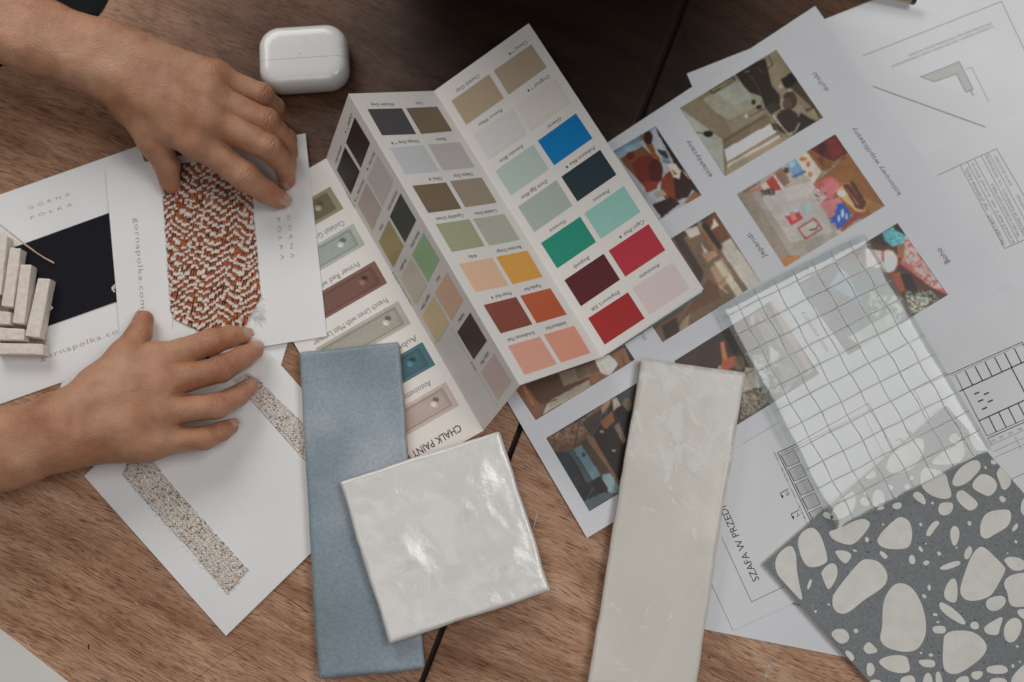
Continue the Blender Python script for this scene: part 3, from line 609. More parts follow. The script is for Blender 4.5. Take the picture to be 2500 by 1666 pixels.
photo([(1333.5, 1070.5), (1571, 926), (1677, 1104), (1439, 1249)], [
    ('bg', (45, 36, 32)), ('p', [(395, 800), (680, 650), (720, 780), (560, 900), (450, 900)], (112, 88, 70)), ('n', [(395, 800), (680, 650), (720, 780), (560, 900), (450, 900)], 30, (92, 72, 58)), ('n', [(395, 800), (680, 640), (720, 740), (560, 830)], 18, (132, 108, 88)),
    ('p', [(450, 900), (560, 900), (720, 1260), (700, 1330)], (50, 56, 58)), ('p', [(590, 880), (650, 850), (790, 1070), (720, 1110)], (98, 122, 130)), ('l', [(590, 890), (725, 1110), (810, 1250)], 7, (28, 32, 34)), ('e', 665, 922, 12, 16, (38, 48, 52)), ('e', 645, 1028, 6, 7, (38, 48, 52)),
    ('p', [(560, 900), (590, 880), (720, 1110), (690, 1130)], (70, 84, 88)), ('p', [(620, 1160), (720, 1110), (790, 1240), (680, 1270)], (45, 46, 46)), ('p', [(790, 1060), (850, 1040), (925, 1150), (910, 1200), (860, 1210)], (125, 145, 150)),
    ('p', [(785, 1070), (800, 1090), (870, 1215), (805, 1250), (840, 1170)], (150, 155, 155)), ('p', [(805, 1230), (830, 1170), (860, 1210)], (30, 28, 28)), ('p', [(640, 1270), (810, 1190), (915, 1200), (708, 1328)], (84, 96, 98)), ('l', [(675, 1270), (740, 1150)], 5, (110, 106, 100)),
    ('p', [(700, 760), (740, 800), (930, 1130), (900, 1120), (690, 820)], (120, 88, 66)), ('p', [(655, 860), (700, 830), (860, 1050), (790, 1070)], (72, 60, 50)),
    ('p', [(730, 760), (880, 700), (1000, 830), (930, 1110)], (40, 30, 26)), ('p', [(880, 710), (920, 690), (975, 820), (950, 850)], (112, 98, 84)), ('e', 795, 755, 16, 10, (160, 130, 100)), ('e', 882, 892, 15, 10, (160, 135, 105)),
    ('p', [(690, 640), (850, 540), (830, 660), (720, 790), (660, 700)], (70, 60, 52)), ('l', [(690, 640), (850, 540)], 22, (120, 96, 80)), ('l', [(640, 650), (595, 880)], 8, (60, 52, 46)), ('l', [(595, 880), (720, 800), (875, 510)], 9, (96, 94, 90)), ('l', [(850, 530), (800, 650), (720, 790)], 8, (58, 56, 54)),
    ('p', [(870, 520), (900, 500), (940, 570), (880, 610)], (165, 150, 138)), ('p', [(780, 690), (870, 600), (890, 680), (820, 740)], (128, 84, 58)), ('p', [(900, 490), (1040, 410), (1020, 560), (960, 600)], (66, 70, 68)), ('e', 980, 560, 34, 50, (110, 94, 80)),
    ('p', [(885, 600), (940, 560), (1010, 640), (990, 740), (950, 720)], (28, 24, 22)), ('p', [(800, 540), (860, 515), (850, 560), (790, 640)], (150, 120, 102)), ('l', [(770, 580), (815, 660)], 5, (46, 38, 32)), ('l', [(730, 600), (790, 700)], 5, (46, 38, 32))], z6,
    "dark photo of a room with pale blue door, beside the long white tile", seed=11)
ink = Ink(sM, 0.012)
for body, a, b, h in (("duński", (485, 880), (345, 690), 0.34),): ink.text(body, z3(472, 875), z3(338, 700), h)
ink.text("eklektyczny", z1(1118, 1305), z1(888, 960), 0.34); ink.text("kolorowy współczesny", z4(1158, 690), z4(712, 50), 0.36)
ink.text("Japandi", z2(1050, 1295), z2(892, 1065), 0.36); ink.text("Boho", z4(1622, 1345), z4(1530, 1205), 0.38)
ink.text("mid century", z5(1000, 965), z5(800, 665), 0.36); ink.text("m.in", zG(1665, 905), zG(1610, 820), 0.36)
ink.build("printed_text", M_INKG, mood)

# ================================================================== FOLDED PAINT CHART
bz = dict(L0=((796, 387), 0.22), L1=((1180, 1052), 0.22), R0=((851, 229), 7.05), R1=((1269, 941), 6.95), V0=((1060, 222), 1.75), V1=((1470, 872), 1.85), E0=((1291, 57), 3.4), E1=((1718, 706), 2.4))
BP = {k: P(*v) for k, v in bz.items()}
for a_, b_, c_, d_ in (('L0', 'R0', 'L1', 'R1'), ('R0', 'R1', 'V0', 'V1'), ('V0', 'V1', 'E0', 'E1')): BP[d_] = Surf([BP[a_], BP[b_], BP[c_]]).at(bz[d_][0])
chart = empty("paint_chart", "zigzag folded paint colour chart standing open with rows of named colour swatches", "colour chart", P((1180, 640), 0.1))
def bent_panel(c, sag, n=16, m=24, edge=0.0):
    "c: TL, TR, BR, BL 3-D corners; a gentle bow across"
    nrm = np.cross(c[3] - c[0], c[1] - c[0]); nrm /= np.linalg.norm(nrm); nrm = nrm if nrm[2] > 0 else -nrm
    V = []; Fc = []; th = 0.025
    for sd in (0, 1):
        for j in range(m + 1):
            for i in range(n + 1):
                a, b = i / n, j / m
                V.append(c[0] * (1 - a) * (1 - b) + c[1] * a * (1 - b) + c[2] * a * b + c[3] * (1 - a) * b + nrm * (sag * math.sin(math.pi * a) - th * sd))
    N = (n + 1) * (m + 1); ix = lambda i, j, s: s * N + j * (n + 1) + i
    for j in range(m):
        for i in range(n):
            Fc.append((ix(i, j, 0), ix(i, j + 1, 0), ix(i + 1, j + 1, 0), ix(i + 1, j, 0))); Fc.append((ix(i, j, 1), ix(i + 1, j, 1), ix(i + 1, j + 1, 1), ix(i, j + 1, 1)))
    for i in range(n): Fc += [(ix(i, 0, 0), ix(i + 1, 0, 0), ix(i + 1, 0, 1), ix(i, 0, 1)), (ix(i + 1, m, 0), ix(i, m, 0), ix(i, m, 1), ix(i + 1, m, 1))]
    for j in range(m): Fc += [(ix(0, j + 1, 0), ix(0, j, 0), ix(0, j, 1), ix(0, j + 1, 1)), (ix(n, j, 0), ix(n, j + 1, 0), ix(n, j + 1, 1), ix(n, j, 1))]
    return V, Fc
def panel(c, lab):
    V, Fc = bent_panel(c, 0.0); o = mesh("panel", V, Fc, M_CREAM, chart); o['label'] = lab; return o, Surf(c)
P0c = [P(p, 0.22) for p in ((542, 534), (796, 387), (1180, 1052), (926, 1198))]
pan0, s0 = panel(P0c, "flat page with painted drawer fronts"); pan1, s1 = panel([BP['L0'], BP['R0'], BP['R1'], BP['L1']], "steep panel seen at a slant")
pan2, s2 = panel([BP['R0'], BP['V0'], BP['V1'], BP['R1']], "middle panel sloping down to the right"); pan3, s3 = panel([BP['V0'], BP['E0'], BP['E1'], BP['V1']], "outer panel with blue and red swatches")
# pages folded underneath the outer panel
dn = np.array([0, 0, 1.0])
for k, (dz, ex, mt, lab) in enumerate(((0.30, 0.10, M_CREAM, "page folded under the outer panel"), (0.62, 0.30, simple("teal_print", alb(62, 92, 92), 0.45), "teal page folded under the outer panel"))):
    e = (BP['E0'] - BP['V0']); e = e / np.linalg.norm(e); f = (BP['E1'] - BP['E0']); f = f / np.linalg.norm(f)
    c = [BP['V0'] - dn * (dz * 0.6) + f * ex, BP['E0'] - dn * dz + e * (ex * 0.35 - 0.1) + f * ex, BP['E1'] - dn * dz + e * (ex * 0.35 - 0.1) + f * ex * 0.6, BP['V1'] - dn * (dz * 0.6) + f * ex * 0.2 + e * 0.4]
    V, Fc = bent_panel(c, 0.0); o = mesh("panel", V, Fc, mt, chart); o['label'] = lab
def swatches(pan, surf, items, e=0.012):
    for px, col, nm in items:
        q = [surf.at(p, e) for p in px]; o = mesh("colour_swatch", q, [(0, 1, 2, 3)], print_mat(alb(*col), 0.38), pan); o['label'] = nm + " swatch"
R = lambda z, *p: [z(*a) for a in p]
sw2 = [(R(zA, (575, 890), (905, 882), (1042, 1128), (715, 1140)), (70, 68, 70), "charcoal"), (R(zA, (945, 880), (1242, 866), (1388, 1100), (1090, 1127)), (106, 92, 76), "brown grey"),
       (R(zA, (790, 1260), (1112, 1235), (1260, 1480), (938, 1512)), (167, 169, 171), "light blue grey"), (R(zA, (1155, 1230), (1458, 1205), (1602, 1445), (1298, 1475)), (163, 158, 157), "lilac grey"),
       (R(zB, (25, 212), (348, 180), (495, 430), (178, 472)), (104, 90, 72), "dark olive"), (R(zB, (385, 168), (688, 132), (832, 373), (532, 418)), (134, 122, 106), "taupe"),
       (R(zB, (248, 580), (572, 532), (718, 788), (403, 845)), (138, 141, 115), "sage"), (R(zB, (605, 530), (905, 483), (1055, 727), (762, 786)), (153, 153, 141), "pale sage"),
       (R(zB, (472, 960), (790, 902), (945, 1162), (630, 1228)), (192, 158, 131), "peach"), (R(zB, (827, 893), (1125, 832), (1272, 1083), (985, 1155)), (197, 138, 66), "orange"),
       (R(zG, (118, 570), (430, 492), (587, 755), (283, 842)), (116, 64, 54), "brick red"), (R(zG, (470, 482), (757, 408), (915, 660), (628, 745)), (160, 80, 52), "rust"),
       (R(zG, (352, 960), (658, 872), (820, 1135), (512, 1238)), (187, 138, 121), "dusty pink"), (R(zG, (695, 853), (985, 768), (1142, 1027), (860, 1120)), (209, 133, 113), "coral")]
sw3 = [(R(zA, (1380, 810), (1740, 555), (1883, 785), (1523, 1040)), (152, 136, 114), "khaki"), (R(zA, (1785, 520), (2145, 268), (2292, 490), (1928, 752)), (150, 135, 116), "tan grey"),
       (R(zA, (1590, 1130), (1965, 885), (2100, 1125), (1735, 1370)), (180, 178, 177), "off white"), (R(zF, (225, 855), (600, 595), (750, 830), (380, 1090)), (186, 181, 174), "white"),
       ([(1209, 417.6), (1302, 353), (1340, 413.7), (1247.4, 477.8)], (154, 168, 162), "pale blue green"), (R(zF, (443, 1192), (808, 930), (967, 1168), (600, 1428)), (2, 104, 158), "bright blue"),
       (R(zB, (1037, 412), (1405, 158), (1560, 400), (1195, 655)), (143, 154, 145), "grey green"), ([(1370.4, 431.9), (1465.3, 366), (1505, 426.8), (1410, 492.6)], (32, 48, 54), "dark navy"),
       (R(zB, (1257, 760), (1632, 507), (1785, 750), (1413, 1003)), (30, 120, 102), "emerald"), (R(zB, (1672, 475), (2050, 215), (2210, 462), (1832, 720)), (124, 168, 158), "aqua"),
       (R(zB, (1482, 1115), (1857, 862), (2015, 1110), (1640, 1365)), (74, 24, 27), "maroon"), ([(1486, 612.5), (1583.4, 547.4), (1624.5, 611), (1526.8, 676)], (154, 42, 54), "crimson"),
       (R(zG, (1120, 695), (1502, 447), (1662, 697), (1280, 948)), (138, 32, 31), "bright red"), (R(zG, (1545, 408), (1932, 157), (2093, 408), (1712, 662)), (183, 171, 168), "blush")]
sw1 = [(R(zA, (455, 965), (602, 1212), (513, 1450), (372, 1210)), (44, 36, 36), "brown black"), ([(842.3, 358.9), (878.6, 419), (856.4, 474.7), (822.4, 415.8)], (18, 15, 18), "black"),
       ([(921.4, 379.3), (960.2, 442.9), (932.7, 502.6), (897.7, 438.3)], (170, 165, 161), "grey"), (R(zC, (765, 183), (908, 427), (818, 635), (677, 393)), (160, 149, 141), "mushroom"),
       (R(zC, (1090, 283), (1240, 540), (1133, 755), (987, 505)), (36, 42, 32), "dark green"), (R(zC, (978, 540), (1120, 787), (1020, 993), (880, 748)), (142, 129, 86), "mustard"),
       (R(zC, (1310, 658), (1463, 918), (1353, 1130), (1200, 872)), (130, 162, 122), "leaf green"), (R(zC, (1190, 908), (1343, 1162), (1237, 1350), (1088, 1103)), (178, 169, 157), "beige"),
       (R(zC, (1533, 1038), (1690, 1305), (1575, 1500), (1420, 1243)), (188, 155, 130), "apricot"), ([(1058.4, 724), (1097, 790), (1067.3, 836.7), (1030.9, 773.5)], (188, 168, 128), "cream"),
       (R(zD, (1757, 52), (1917, 322), (1790, 503), (1633, 240)), (66, 44, 32), "dark brown"), (R(zD, (1985, 443), (2150, 712), (2020, 890), (1860, 625)), (176, 160, 152), "pale pink")]
swatches(pan1, s1, sw1); swatches(pan2, s2, sw2); swatches(pan3, s3, sw3)
def labels(pan, surf, sws, names, dots, off, w_per, h, corner=(1, 0, 3)):
    ink = Ink(surf, 0.012); A, B, C = corner
    for (px, _, _), nm in zip(sws, names):
        a = np.array(px[A]); b = np.array(px[B]); dn_ = (np.array(px[B]) - np.array(px[C])); L3 = np.linalg.norm(surf.at(px[B]) - surf.at(px[C])); up = dn_ / L3 * off
        Lt = np.linalg.norm(surf.at(px[A]) - surf.at(px[B])); fr = min(0.97, w_per * len(nm) / Lt)
        star = nm in dots
        c = (a + b) / 2 + up; st = c + (a - b) * fr / 2; en = c - (a - b) * fr / 2
        if star: st = a + up - (a - b) * 0.05; en = st - (a - b) * fr
        ink.text(nm, tuple(st), tuple(en), h, shear=0.28)
        if star:
            p = en - (a - b) / np.linalg.norm(a - b) * (16 if dots[nm] else 9)
            ink.dot(tuple(p), 0.085)
            if dots[nm]: ink.text("*", tuple(en - (a - b) / np.linalg.norm(a - b) * 4), tuple(en - (a - b) / np.linalg.norm(a - b) * 9), 0.25)
    return ink
i2 = labels(pan2, s2, sw2, ["Whistler Grey", "Coco", "Chicago Grey", "Paloma", "Olive", "Château Grey", "Capability Green", "Coolabah Green", "Arles", "Barcelona Orange", "Primer Red", "Paprika Red", "Scandinavian Pink", "Sandalwood Red"],
            {"Chicago Grey": 1, "Olive": 0, "Primer Red": 0}, 0.31, 0.152, 0.25); i2.build("printed_text", M_INKM, pan2)
i3 = labels(pan3, s3, sw3, ["Country Grey", "Canvas", "Rococo White", "Original", "Svenska Blue", "Giverny", "Duck Egg Blue", "Aubusson Blue", "Florence", "Provence", "Burgundy", "Capri Pink", "Emperor's Silk", "Antoinette"],
            {"Canvas": 1, "Original": 1, "Aubusson Blue": 0, "Capri Pink": 0}, 0.31, 0.152, 0.25)
i3.line([zF(380, 1090), zF(750, 830), zF(600, 595)], 0.01); i3.line([zA(1735, 1370), zA(2100, 1125), zA(1965, 885)], 0.008); i3.build("printed_text", M_INKM, pan3)
i1 = labels(pan1, s1, sw1, ["Graphite", "Athenian Black", "Paris Grey", "French Linen", "Amsterdam Green", "Firle", "Antibes Green", "Versailles", "Arles", "English Yellow", "Honfleur", "Jaipur Pink"],
            {"Graphite": 1, "Paris Grey": 0, "French Linen": 1}, 0.31, 0.152, 0.25, corner=(0, 3, 2))
for a, b in (((1580, 205), (1755, 505)), ((1825, 630), (2005, 935))): i1.line([zD(*a), zD(*b)], 0.018)
i1.line([zD(1578, 210), zD(1592, 190)], 0.02); i1.line([zD(2005, 935), zD(2018, 920)], 0.02); i1.line([zD(1412, 348), zD(1432, 332)], 0.02)
i1.text("REDS", zD(1815, 612), zD(1762, 520), 0.17, bold=0.01); i1.text("YELLOWS & GREENS", zC(1198, 1352), zC(1012, 1035), 0.17, bold=0.01); i1.text("NEUTRALS", zC(655, 430), zC(570, 275), 0.17, bold=0.01)
i1.build("printed_text", M_INKM, pan1)
# drawer fronts printed on the flat page
ux, uy = -0.866, 0.5
for (t, b, c, lab) in ((zC(415, 220), zC(543, 430), (128, 122, 98), "olive"), (zC(637, 572), zC(750, 775), (146, 152, 144), "grey green"), (zC(840, 930), zC(962, 1142), (112, 84, 76), "brown red"),
                       (zC(1065, 1313), zC(1188, 1530), (150, 148, 139), "linen grey"), (zD(1297, 335), zD(1422, 553), (72, 102, 110), "teal"), (zD(1522, 717), zD(1650, 940), (164, 150, 143), "blush")):
    L = 232; q = [(t[0] + ux * L, t[1] + uy * L), t, b, (b[0] + ux * L, b[1] + uy * L)]
    mp = lambda a_, b_: (q[0][0] * (1 - a_) * (1 - b_) + q[1][0] * a_ * (1 - b_) + q[2][0] * a_ * b_ + q[3][0] * (1 - a_) * b_, q[0][1] * (1 - a_) * (1 - b_) + q[1][1] * a_ * (1 - b_) + q[2][1] * a_ * b_ + q[3][1] * (1 - a_) * b_)
    dk_ = tuple(x * 0.62 for x in c); lt = tuple(min(225, x * 1.10) for x in c); kn = mp(0.775, 0.5); ks = mp(0.800, 0.40)
    fr = [mp(0.05, 0.14), mp(0.93, 0.14), mp(0.93, 0.86), mp(0.05, 0.86)]
    sh = [('bg', c), ('p', fr, tuple(x * 0.93 for x in c) if lab != "olive" else (98, 92, 78)), ('l', fr + [fr[0]], 1.6, dk_), ('l', [mp(0.06, 0.20), mp(0.915, 0.20), mp(0.915, 0.8)], 1.2, tuple(x * 0.80 for x in c)),
          ('e', ks[0] + 3, ks[1] - 2, 8, 6.5, dk_), ('e', kn[0], kn[1], 8.2, 7.6, lt), ('e', kn[0] - 1, kn[1] + 1.5, 4, 3.5, tuple(min(235, x * 1.28) for x in c))]
    img = paint(q, sh, ONE, 150, 42, grain=0.05, blur=1, tone=0.25, seed=hash(lab) % 97 if False else len(lab))
    P3 = lambda a_, b_: s0.at(mp(a_, b_), 0.012)
    o = color_grid("printed_drawer_front", P3, img, M_PHOTO, pan0); o['label'] = lab + " drawer front with round knob"
ink = Ink(s0, 0.012)
ink.text("Coolabah Green", zC(548, 562), (757, 588.5), 0.40); ink.text("Primer Red with Clear Wax", zC(690, 955), (698, 752), 0.40)
ink.text("French Linen with Matt Lacquer", zC(962, 1302), zD(262, 355), 0.40); ink.text("Aubusson Blue", zD(1243, 288), (892, 910), 0.40); ink.text("Antoinette", zD(1378, 722), zD(1125, 872), 0.40)
ink.build("printed_text", M_INKG, pan0)
ink = Ink(s0, 0.012); ink.text("CHALK PAINT FINISHES", zD(1665, 1150), (928, 1156), 0.50, bold=0.012); ink.build("printed_heading", M_OLIVE, pan0)

# ================================================================== SAMPLE CARDS (left side)
def herring(nx, ny, wcm, hcm, seed=2):
    r = np.random.default_rng(seed); X, Y = np.meshgrid(np.linspace(0, wcm, nx), np.linspace(0, hcm, ny))
    X = X + 0.05 * fbm(X, Y, 3, 0.8, 2); Y = Y + 0.07 * fbm(X, Y, 4, 0.7, 2)
    tab0 = r.random(97)
    sl = 0.42; Xs = X + Y * 0.30 + 0.12 * fbm(X, Y, 15, 0.5, 2); cw, chh = 0.165, 0.27
    ci = np.floor(Xs / cw).astype(int); per = 13; tri = np.abs((ci % per) - per / 2) * (0.95 + 0.25 * fbm(X, Y, 17, 0.6, 1))
    Yr = Y + tri * 0.135 + 0.07 * (ci % 2) + 0.20 * fbm(X, Y, 9, 1.1, 3) + 0.10 * (tab0[ci % 97] - .5); cj = np.floor(Yr / chh).astype(int)
    tab = r.random((512, 512)); v = tab[ci % 512, cj % 512]
    white = ((Yr / chh) % 2 < 0.88 + 0.22 * np.sin(ci * 2.1)) | (v < 0.06); white &= ~(v > 0.93)
    fx = (Xs / cw) % 1; fy = (Yr / chh) % 1
    rust = np.array([146, 72, 40.]); rustd = np.array([58, 22, 14.]); cream = np.array([194, 184, 175.]); creamd = np.array([150, 128, 112.])
    g = r.random((ny, nx)); v2 = tab[cj % 512, (ci * 3) % 512]
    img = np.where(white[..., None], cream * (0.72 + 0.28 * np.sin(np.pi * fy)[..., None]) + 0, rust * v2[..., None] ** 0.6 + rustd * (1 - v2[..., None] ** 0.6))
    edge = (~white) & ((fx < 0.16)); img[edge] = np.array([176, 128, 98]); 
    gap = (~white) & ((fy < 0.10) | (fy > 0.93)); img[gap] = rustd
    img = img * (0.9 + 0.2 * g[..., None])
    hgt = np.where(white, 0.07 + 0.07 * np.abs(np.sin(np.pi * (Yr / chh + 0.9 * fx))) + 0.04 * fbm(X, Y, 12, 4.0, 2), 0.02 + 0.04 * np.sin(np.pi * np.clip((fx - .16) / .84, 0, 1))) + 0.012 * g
    return img, hgt
def weave(nx, ny, wcm, hcm, seed=5, dark=False):
    r = np.random.default_rng(seed); X, Y = np.meshgrid(np.linspace(0, wcm, nx), np.linspace(0, hcm, ny))
    X = X + 0.03 * fbm(X, Y, 6, 1.0, 2); Y = Y + 0.03 * fbm(X, Y, 7, 1.0, 2); c = 0.105
    ci = np.floor(X / c).astype(int); cj = np.floor(Y / c).astype(int); fx = (X / c) % 1; fy = (Y / c) % 1; tab = r.random((256, 256)); v = tab[ci % 256, cj % 256]
    over = (ci + cj) % 2 == 0; prof = np.where(over, np.sin(np.pi * fx) * (0.75 + .25 * np.sin(np.pi * fy)), np.sin(np.pi * fy) * (0.75 + .25 * np.sin(np.pi * fx)))
    a = np.array([190, 180, 170.]) if not dark else np.array([60, 52, 48.]); b = np.array([206, 200, 193.]) if not dark else np.array([160, 150, 140.]); brown = np.array([112, 94, 80.]) if not dark else np.array([30, 24, 22.])
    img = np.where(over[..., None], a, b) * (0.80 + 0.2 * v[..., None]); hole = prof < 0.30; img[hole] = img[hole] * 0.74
    img[(v > 0.93)] = brown; img[(v > 0.87) & (v <= 0.93)] = brown * 1.35
    return img, 0.02 + 0.045 * prof
def cloth(name, poly, surf, gen, frame, parent, res=0.055, lift=0.02, jag=0.05, seed=1, k=None, **kw):
    "fabric piece: colour/height grid cut to a pixel polygon. frame: origin px, end of x-axis px, end of y-axis px"
    O = surf.at(frame[0]); XX = surf.at(frame[1]) - O; YY = surf.at(frame[2]) - O; w_, h_ = np.linalg.norm(XX), np.linalg.norm(YY); nx, ny = int(w_ / res), int(h_ / res)
    img, hg = gen(nx, ny, w_, h_, **kw)
    pw = [surf.at(p) for p in poly]
    ex, ey = XX / w_, YY / h_
    M2 = np.array([[ex[0], ey[0]], [ex[1], ey[1]]]); inv = np.linalg.inv(M2); loc = [tuple(inv @ (p - O)[:2]) for p in pw]
    X, Y = np.meshgrid(np.linspace(0, w_, nx), np.linspace(0, h_, ny))
    jx = jag * fbm(X, Y, seed + 20, 4.0, 2); jy = jag * fbm(X, Y, seed + 21, 4.0, 2)
    ins = pip(X + jx, Y + jy, loc)
    dsd = np.full(X.shape, 9.0)
    V = []; idx = -np.ones(X.shape, int); C = []
    for j in range(ny):
        for i in range(nx):
            if ins[j, i]:
                idx[j, i] = len(V); V.append(O + ex * X[j, i] + ey * Y[j, i] + surf.n * (lift + hg[j, i])); C.append(img[j, i])
    Fc = []
    for j in range(ny - 1):
        for i in range(nx - 1):
            q = (idx[j, i], idx[j + 1, i], idx[j + 1, i + 1], idx[j, i + 1])
            if min(q) >= 0: Fc.append(q)
    # skirt down to the card so that the piece has a body
    nV = len(V); ec = {}
    for f in Fc:
        for a, b in zip(f, f[1:] + f[:1]): ec[(a, b)] = ec.get((a, b), 0) + 1
    bd = [(a, b) for (a, b) in ec if (b, a) not in ec]; low = {}
    for a, b in bd:
        for t in (a, b):
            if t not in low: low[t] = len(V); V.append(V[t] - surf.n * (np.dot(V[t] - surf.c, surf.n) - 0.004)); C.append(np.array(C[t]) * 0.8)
        Fc.append((b, a, low[a], low[b]))
    o = mesh(name, V, Fc, M_FAB, parent, smooth=True); L = np.clip(np.array(C), 3, 240) / 255.0; L = np.where(L <= 0.04045, L / 12.92, ((L + 0.055) / 1.055) ** 2.4) / (k or KE)
    at = o.data.color_attributes.new("Col", 'FLOAT_COLOR', 'POINT'); cc = np.ones((len(V), 4)); cc[:, :3] = np.clip(L, 0.004, 0.86); at.data.foreach_set("color", cc.ravel()); return o
def threads(name, items, mat, parent, r=0.02):
    "thin yarn ends: lists of (px, z) points"
    V = []; Fc = []
    for pts in items:
        P3 = [P(p, z) for p, z in pts]; fine = []
        for a, b in zip(P3[:-1], P3[1:]): fine += [a + (b - a) * t for t in np.linspace(0, 1, 5, endpoint=False)]
        fine.append(P3[-1]); fine = [p + np.array([0.02 * mnoise.noise(tuple(p * 1.7)), 0.02 * mnoise.noise(tuple(p * 1.9 + 4)), 0]) for p in fine]
        b0 = len(V)
        for i, p in enumerate(fine):
            d = fine[min(i + 1, len(fine) - 1)] - fine[max(i - 1, 0)]; d = d / (np.linalg.norm(d) + 1e-9); s_ = np.cross(d, [0, 0, 1]); s_ = s_ / (np.linalg.norm(s_) + 1e-9); t_ = np.cross(s_, d)
            for k in range(6): V.append(p + (s_ * math.cos(k * math.pi / 3) + t_ * math.sin(k * math.pi / 3)) * r)
            if i:
                for k in range(6): Fc.append((b0 + (i - 1) * 6 + k, b0 + (i - 1) * 6 + (k + 1) % 6, b0 + i * 6 + (k + 1) % 6, b0 + i * 6 + k))
    o = mesh(name, V, Fc, mat, parent, smooth=True); o['kind'] = "stuff"; return o
M_YARN = simple("cream_yarn", alb(204, 196, 188), 0.9, 900, 0.25, 0.4)
# lowest plain card
o = prism("sample_card", [P(p, 0.07) for p in ((244, 627), (722, 772), (625, 1092), (147, 947))], 0.05, [M_CARD]); tag(o, "plain white card lowest on the wood, mostly hidden beneath the lower hand", "card")
# card with the two beige strips
s = flat(0.13)
cC = empty("sample_card", "white card with two beige woven strips, pointing to the bottom of the photo", "sample card", P((570, 1250), 0.06), "fabric sample cards")
prism("card", [s.at(p) for p in ((205, 1163), (592, 786), (938, 1176), (551.5, 1553))], 0.05, [M_CARD], cC)
fr = ((280, 1020), (670, 1460), (560, 772)); fr = ((170, 1050), (560, 1489), (620, 650))
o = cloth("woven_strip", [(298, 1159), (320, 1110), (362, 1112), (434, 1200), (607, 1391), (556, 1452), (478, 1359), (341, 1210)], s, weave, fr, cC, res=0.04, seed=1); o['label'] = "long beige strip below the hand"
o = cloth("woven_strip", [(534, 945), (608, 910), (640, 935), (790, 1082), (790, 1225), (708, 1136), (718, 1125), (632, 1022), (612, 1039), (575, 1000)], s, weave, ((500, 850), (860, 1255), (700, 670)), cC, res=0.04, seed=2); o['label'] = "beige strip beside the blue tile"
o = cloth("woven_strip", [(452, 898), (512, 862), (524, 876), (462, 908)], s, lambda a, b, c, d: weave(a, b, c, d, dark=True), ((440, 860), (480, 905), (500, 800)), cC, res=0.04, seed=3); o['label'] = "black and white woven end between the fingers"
th = []
for k in range(60):
    t = rng.random(); a = np.array((298, 1159)) * (1 - t) + np.array((556, 1452)) * t; th.append([(tuple(a), 0.2), (tuple(a + rng.normal(0, 1, 2) * 3 + np.array((-5, 5)) * rng.random()), 0.17)])
for k in range(22):
    t = rng.random(); a = np.array((556, 1452)) * (1 - t) + np.array((607, 1391)) * t; th.append([(tuple(a), 0.2), (tuple(a + np.array((5, 5)) * rng.random() + rng.normal(0, 2, 2)), 0.17)])
threads("frayed_threads", th, M_YARN, cC, 0.012)
# card with the black fabric
s = flat(0.08)
cA = empty("sample_card", "white card with a black fabric square at the left edge of the photo", "sample card", P((180, 640), 0.03), "fabric sample cards")
prism("card", [s.at(p) for p in ((-330, 592), (339, 356), (500, 810), (-170, 1047))], 0.05, [M_CARD], cA)
t = NT("ribbed_black_fabric"); n = t.noise(t.co((1, 1, 1)), 900, 3, 0.7); wv = t.new("ShaderNodeTexWave"); wv.inputs["Scale"].default_value = 55; wv.inputs["Distortion"].default_value = 0.5; t.l(t.co((1, 1, 1), (0, 0, 0.12)), wv.inputs["Vector"])
t.base(t.ramp(n, [(0.3, (0.010, 0.010, 0.014)), (0.7, (0.022, 0.021, 0.030))])); t.set(Roughness=0.95, Specular_IOR_Level=0.15); t.bump(t.math('ADD', wv.outputs["Fac"], n), 0.7, 0.0004); M_BLACKF = t.m
prism("fabric_swatch", [s.at(p, 0.05) for p in ((36, 604), (290, 512), (355, 712), (100, 803))], 0.05, [M_BLACKF], cA)
ink = Ink(s); ink.text("GÓRNA", (69, 509), (171, 474), 0.24, spacing=1.9); ink.text("PÓŁKA", (75, 533), (176, 499), 0.24, spacing=1.9); ink.text("gornapolka.co", (98, 876), (287, 808), 0.36, spacing=1.15); ink.build("printed_text", M_GOLD, cA)
threads("frayed_threads", [[((281, 695), .22), ((273, 703), .32), ((279, 714), .22)], [((281, 701), .22), ((274, 708), .3), ((280, 712), .2)], [((120, 760), .15), ((128, 752), .3), ((122, 746), .2)], [((112, 780), .15), ((104, 800), .2)], [((118, 770), .15), ((110, 806), .2)]], M_YARN, cA, 0.05)
# card with the rust tweed
s = flat(0.33)
cB = empty("sample_card", "white card with rust and cream tweed fabric held under both hands", "sample card", P((520, 620), 0.1), "fabric sample cards")
prism("card", [s.at(p) for p in ((257, 413), (745.5, 326), (798, 821), (300, 902))], 0.05, [M_CARD], cB)
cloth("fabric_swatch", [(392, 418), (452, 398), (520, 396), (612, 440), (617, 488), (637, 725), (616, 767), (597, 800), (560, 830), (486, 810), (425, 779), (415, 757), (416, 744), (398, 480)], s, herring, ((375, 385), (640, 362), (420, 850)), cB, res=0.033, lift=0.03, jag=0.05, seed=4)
ink = Ink(s); ink.text("gornapolka.com", (333, 532), (350, 753), 0.36, spacing=1.15); ink.text("GÓRNA", (704, 526), (715, 631), 0.24, spacing=1.9); ink.text("PÓŁKA", (679, 532), (690, 635), 0.24, spacing=1.9); ink.build("printed_text", M_GOLD, cB)
th = []
for k in range(34): a = np.array((618, 766)) + rng.normal(0, 4, 2); b = a + np.array((rng.uniform(8, 34), rng.uniform(-22, 30))); th.append([(tuple(a), 0.43), (tuple((a + b) / 2 + rng.normal(0, 3, 2)), 0.47), (tuple(b), 0.36)])
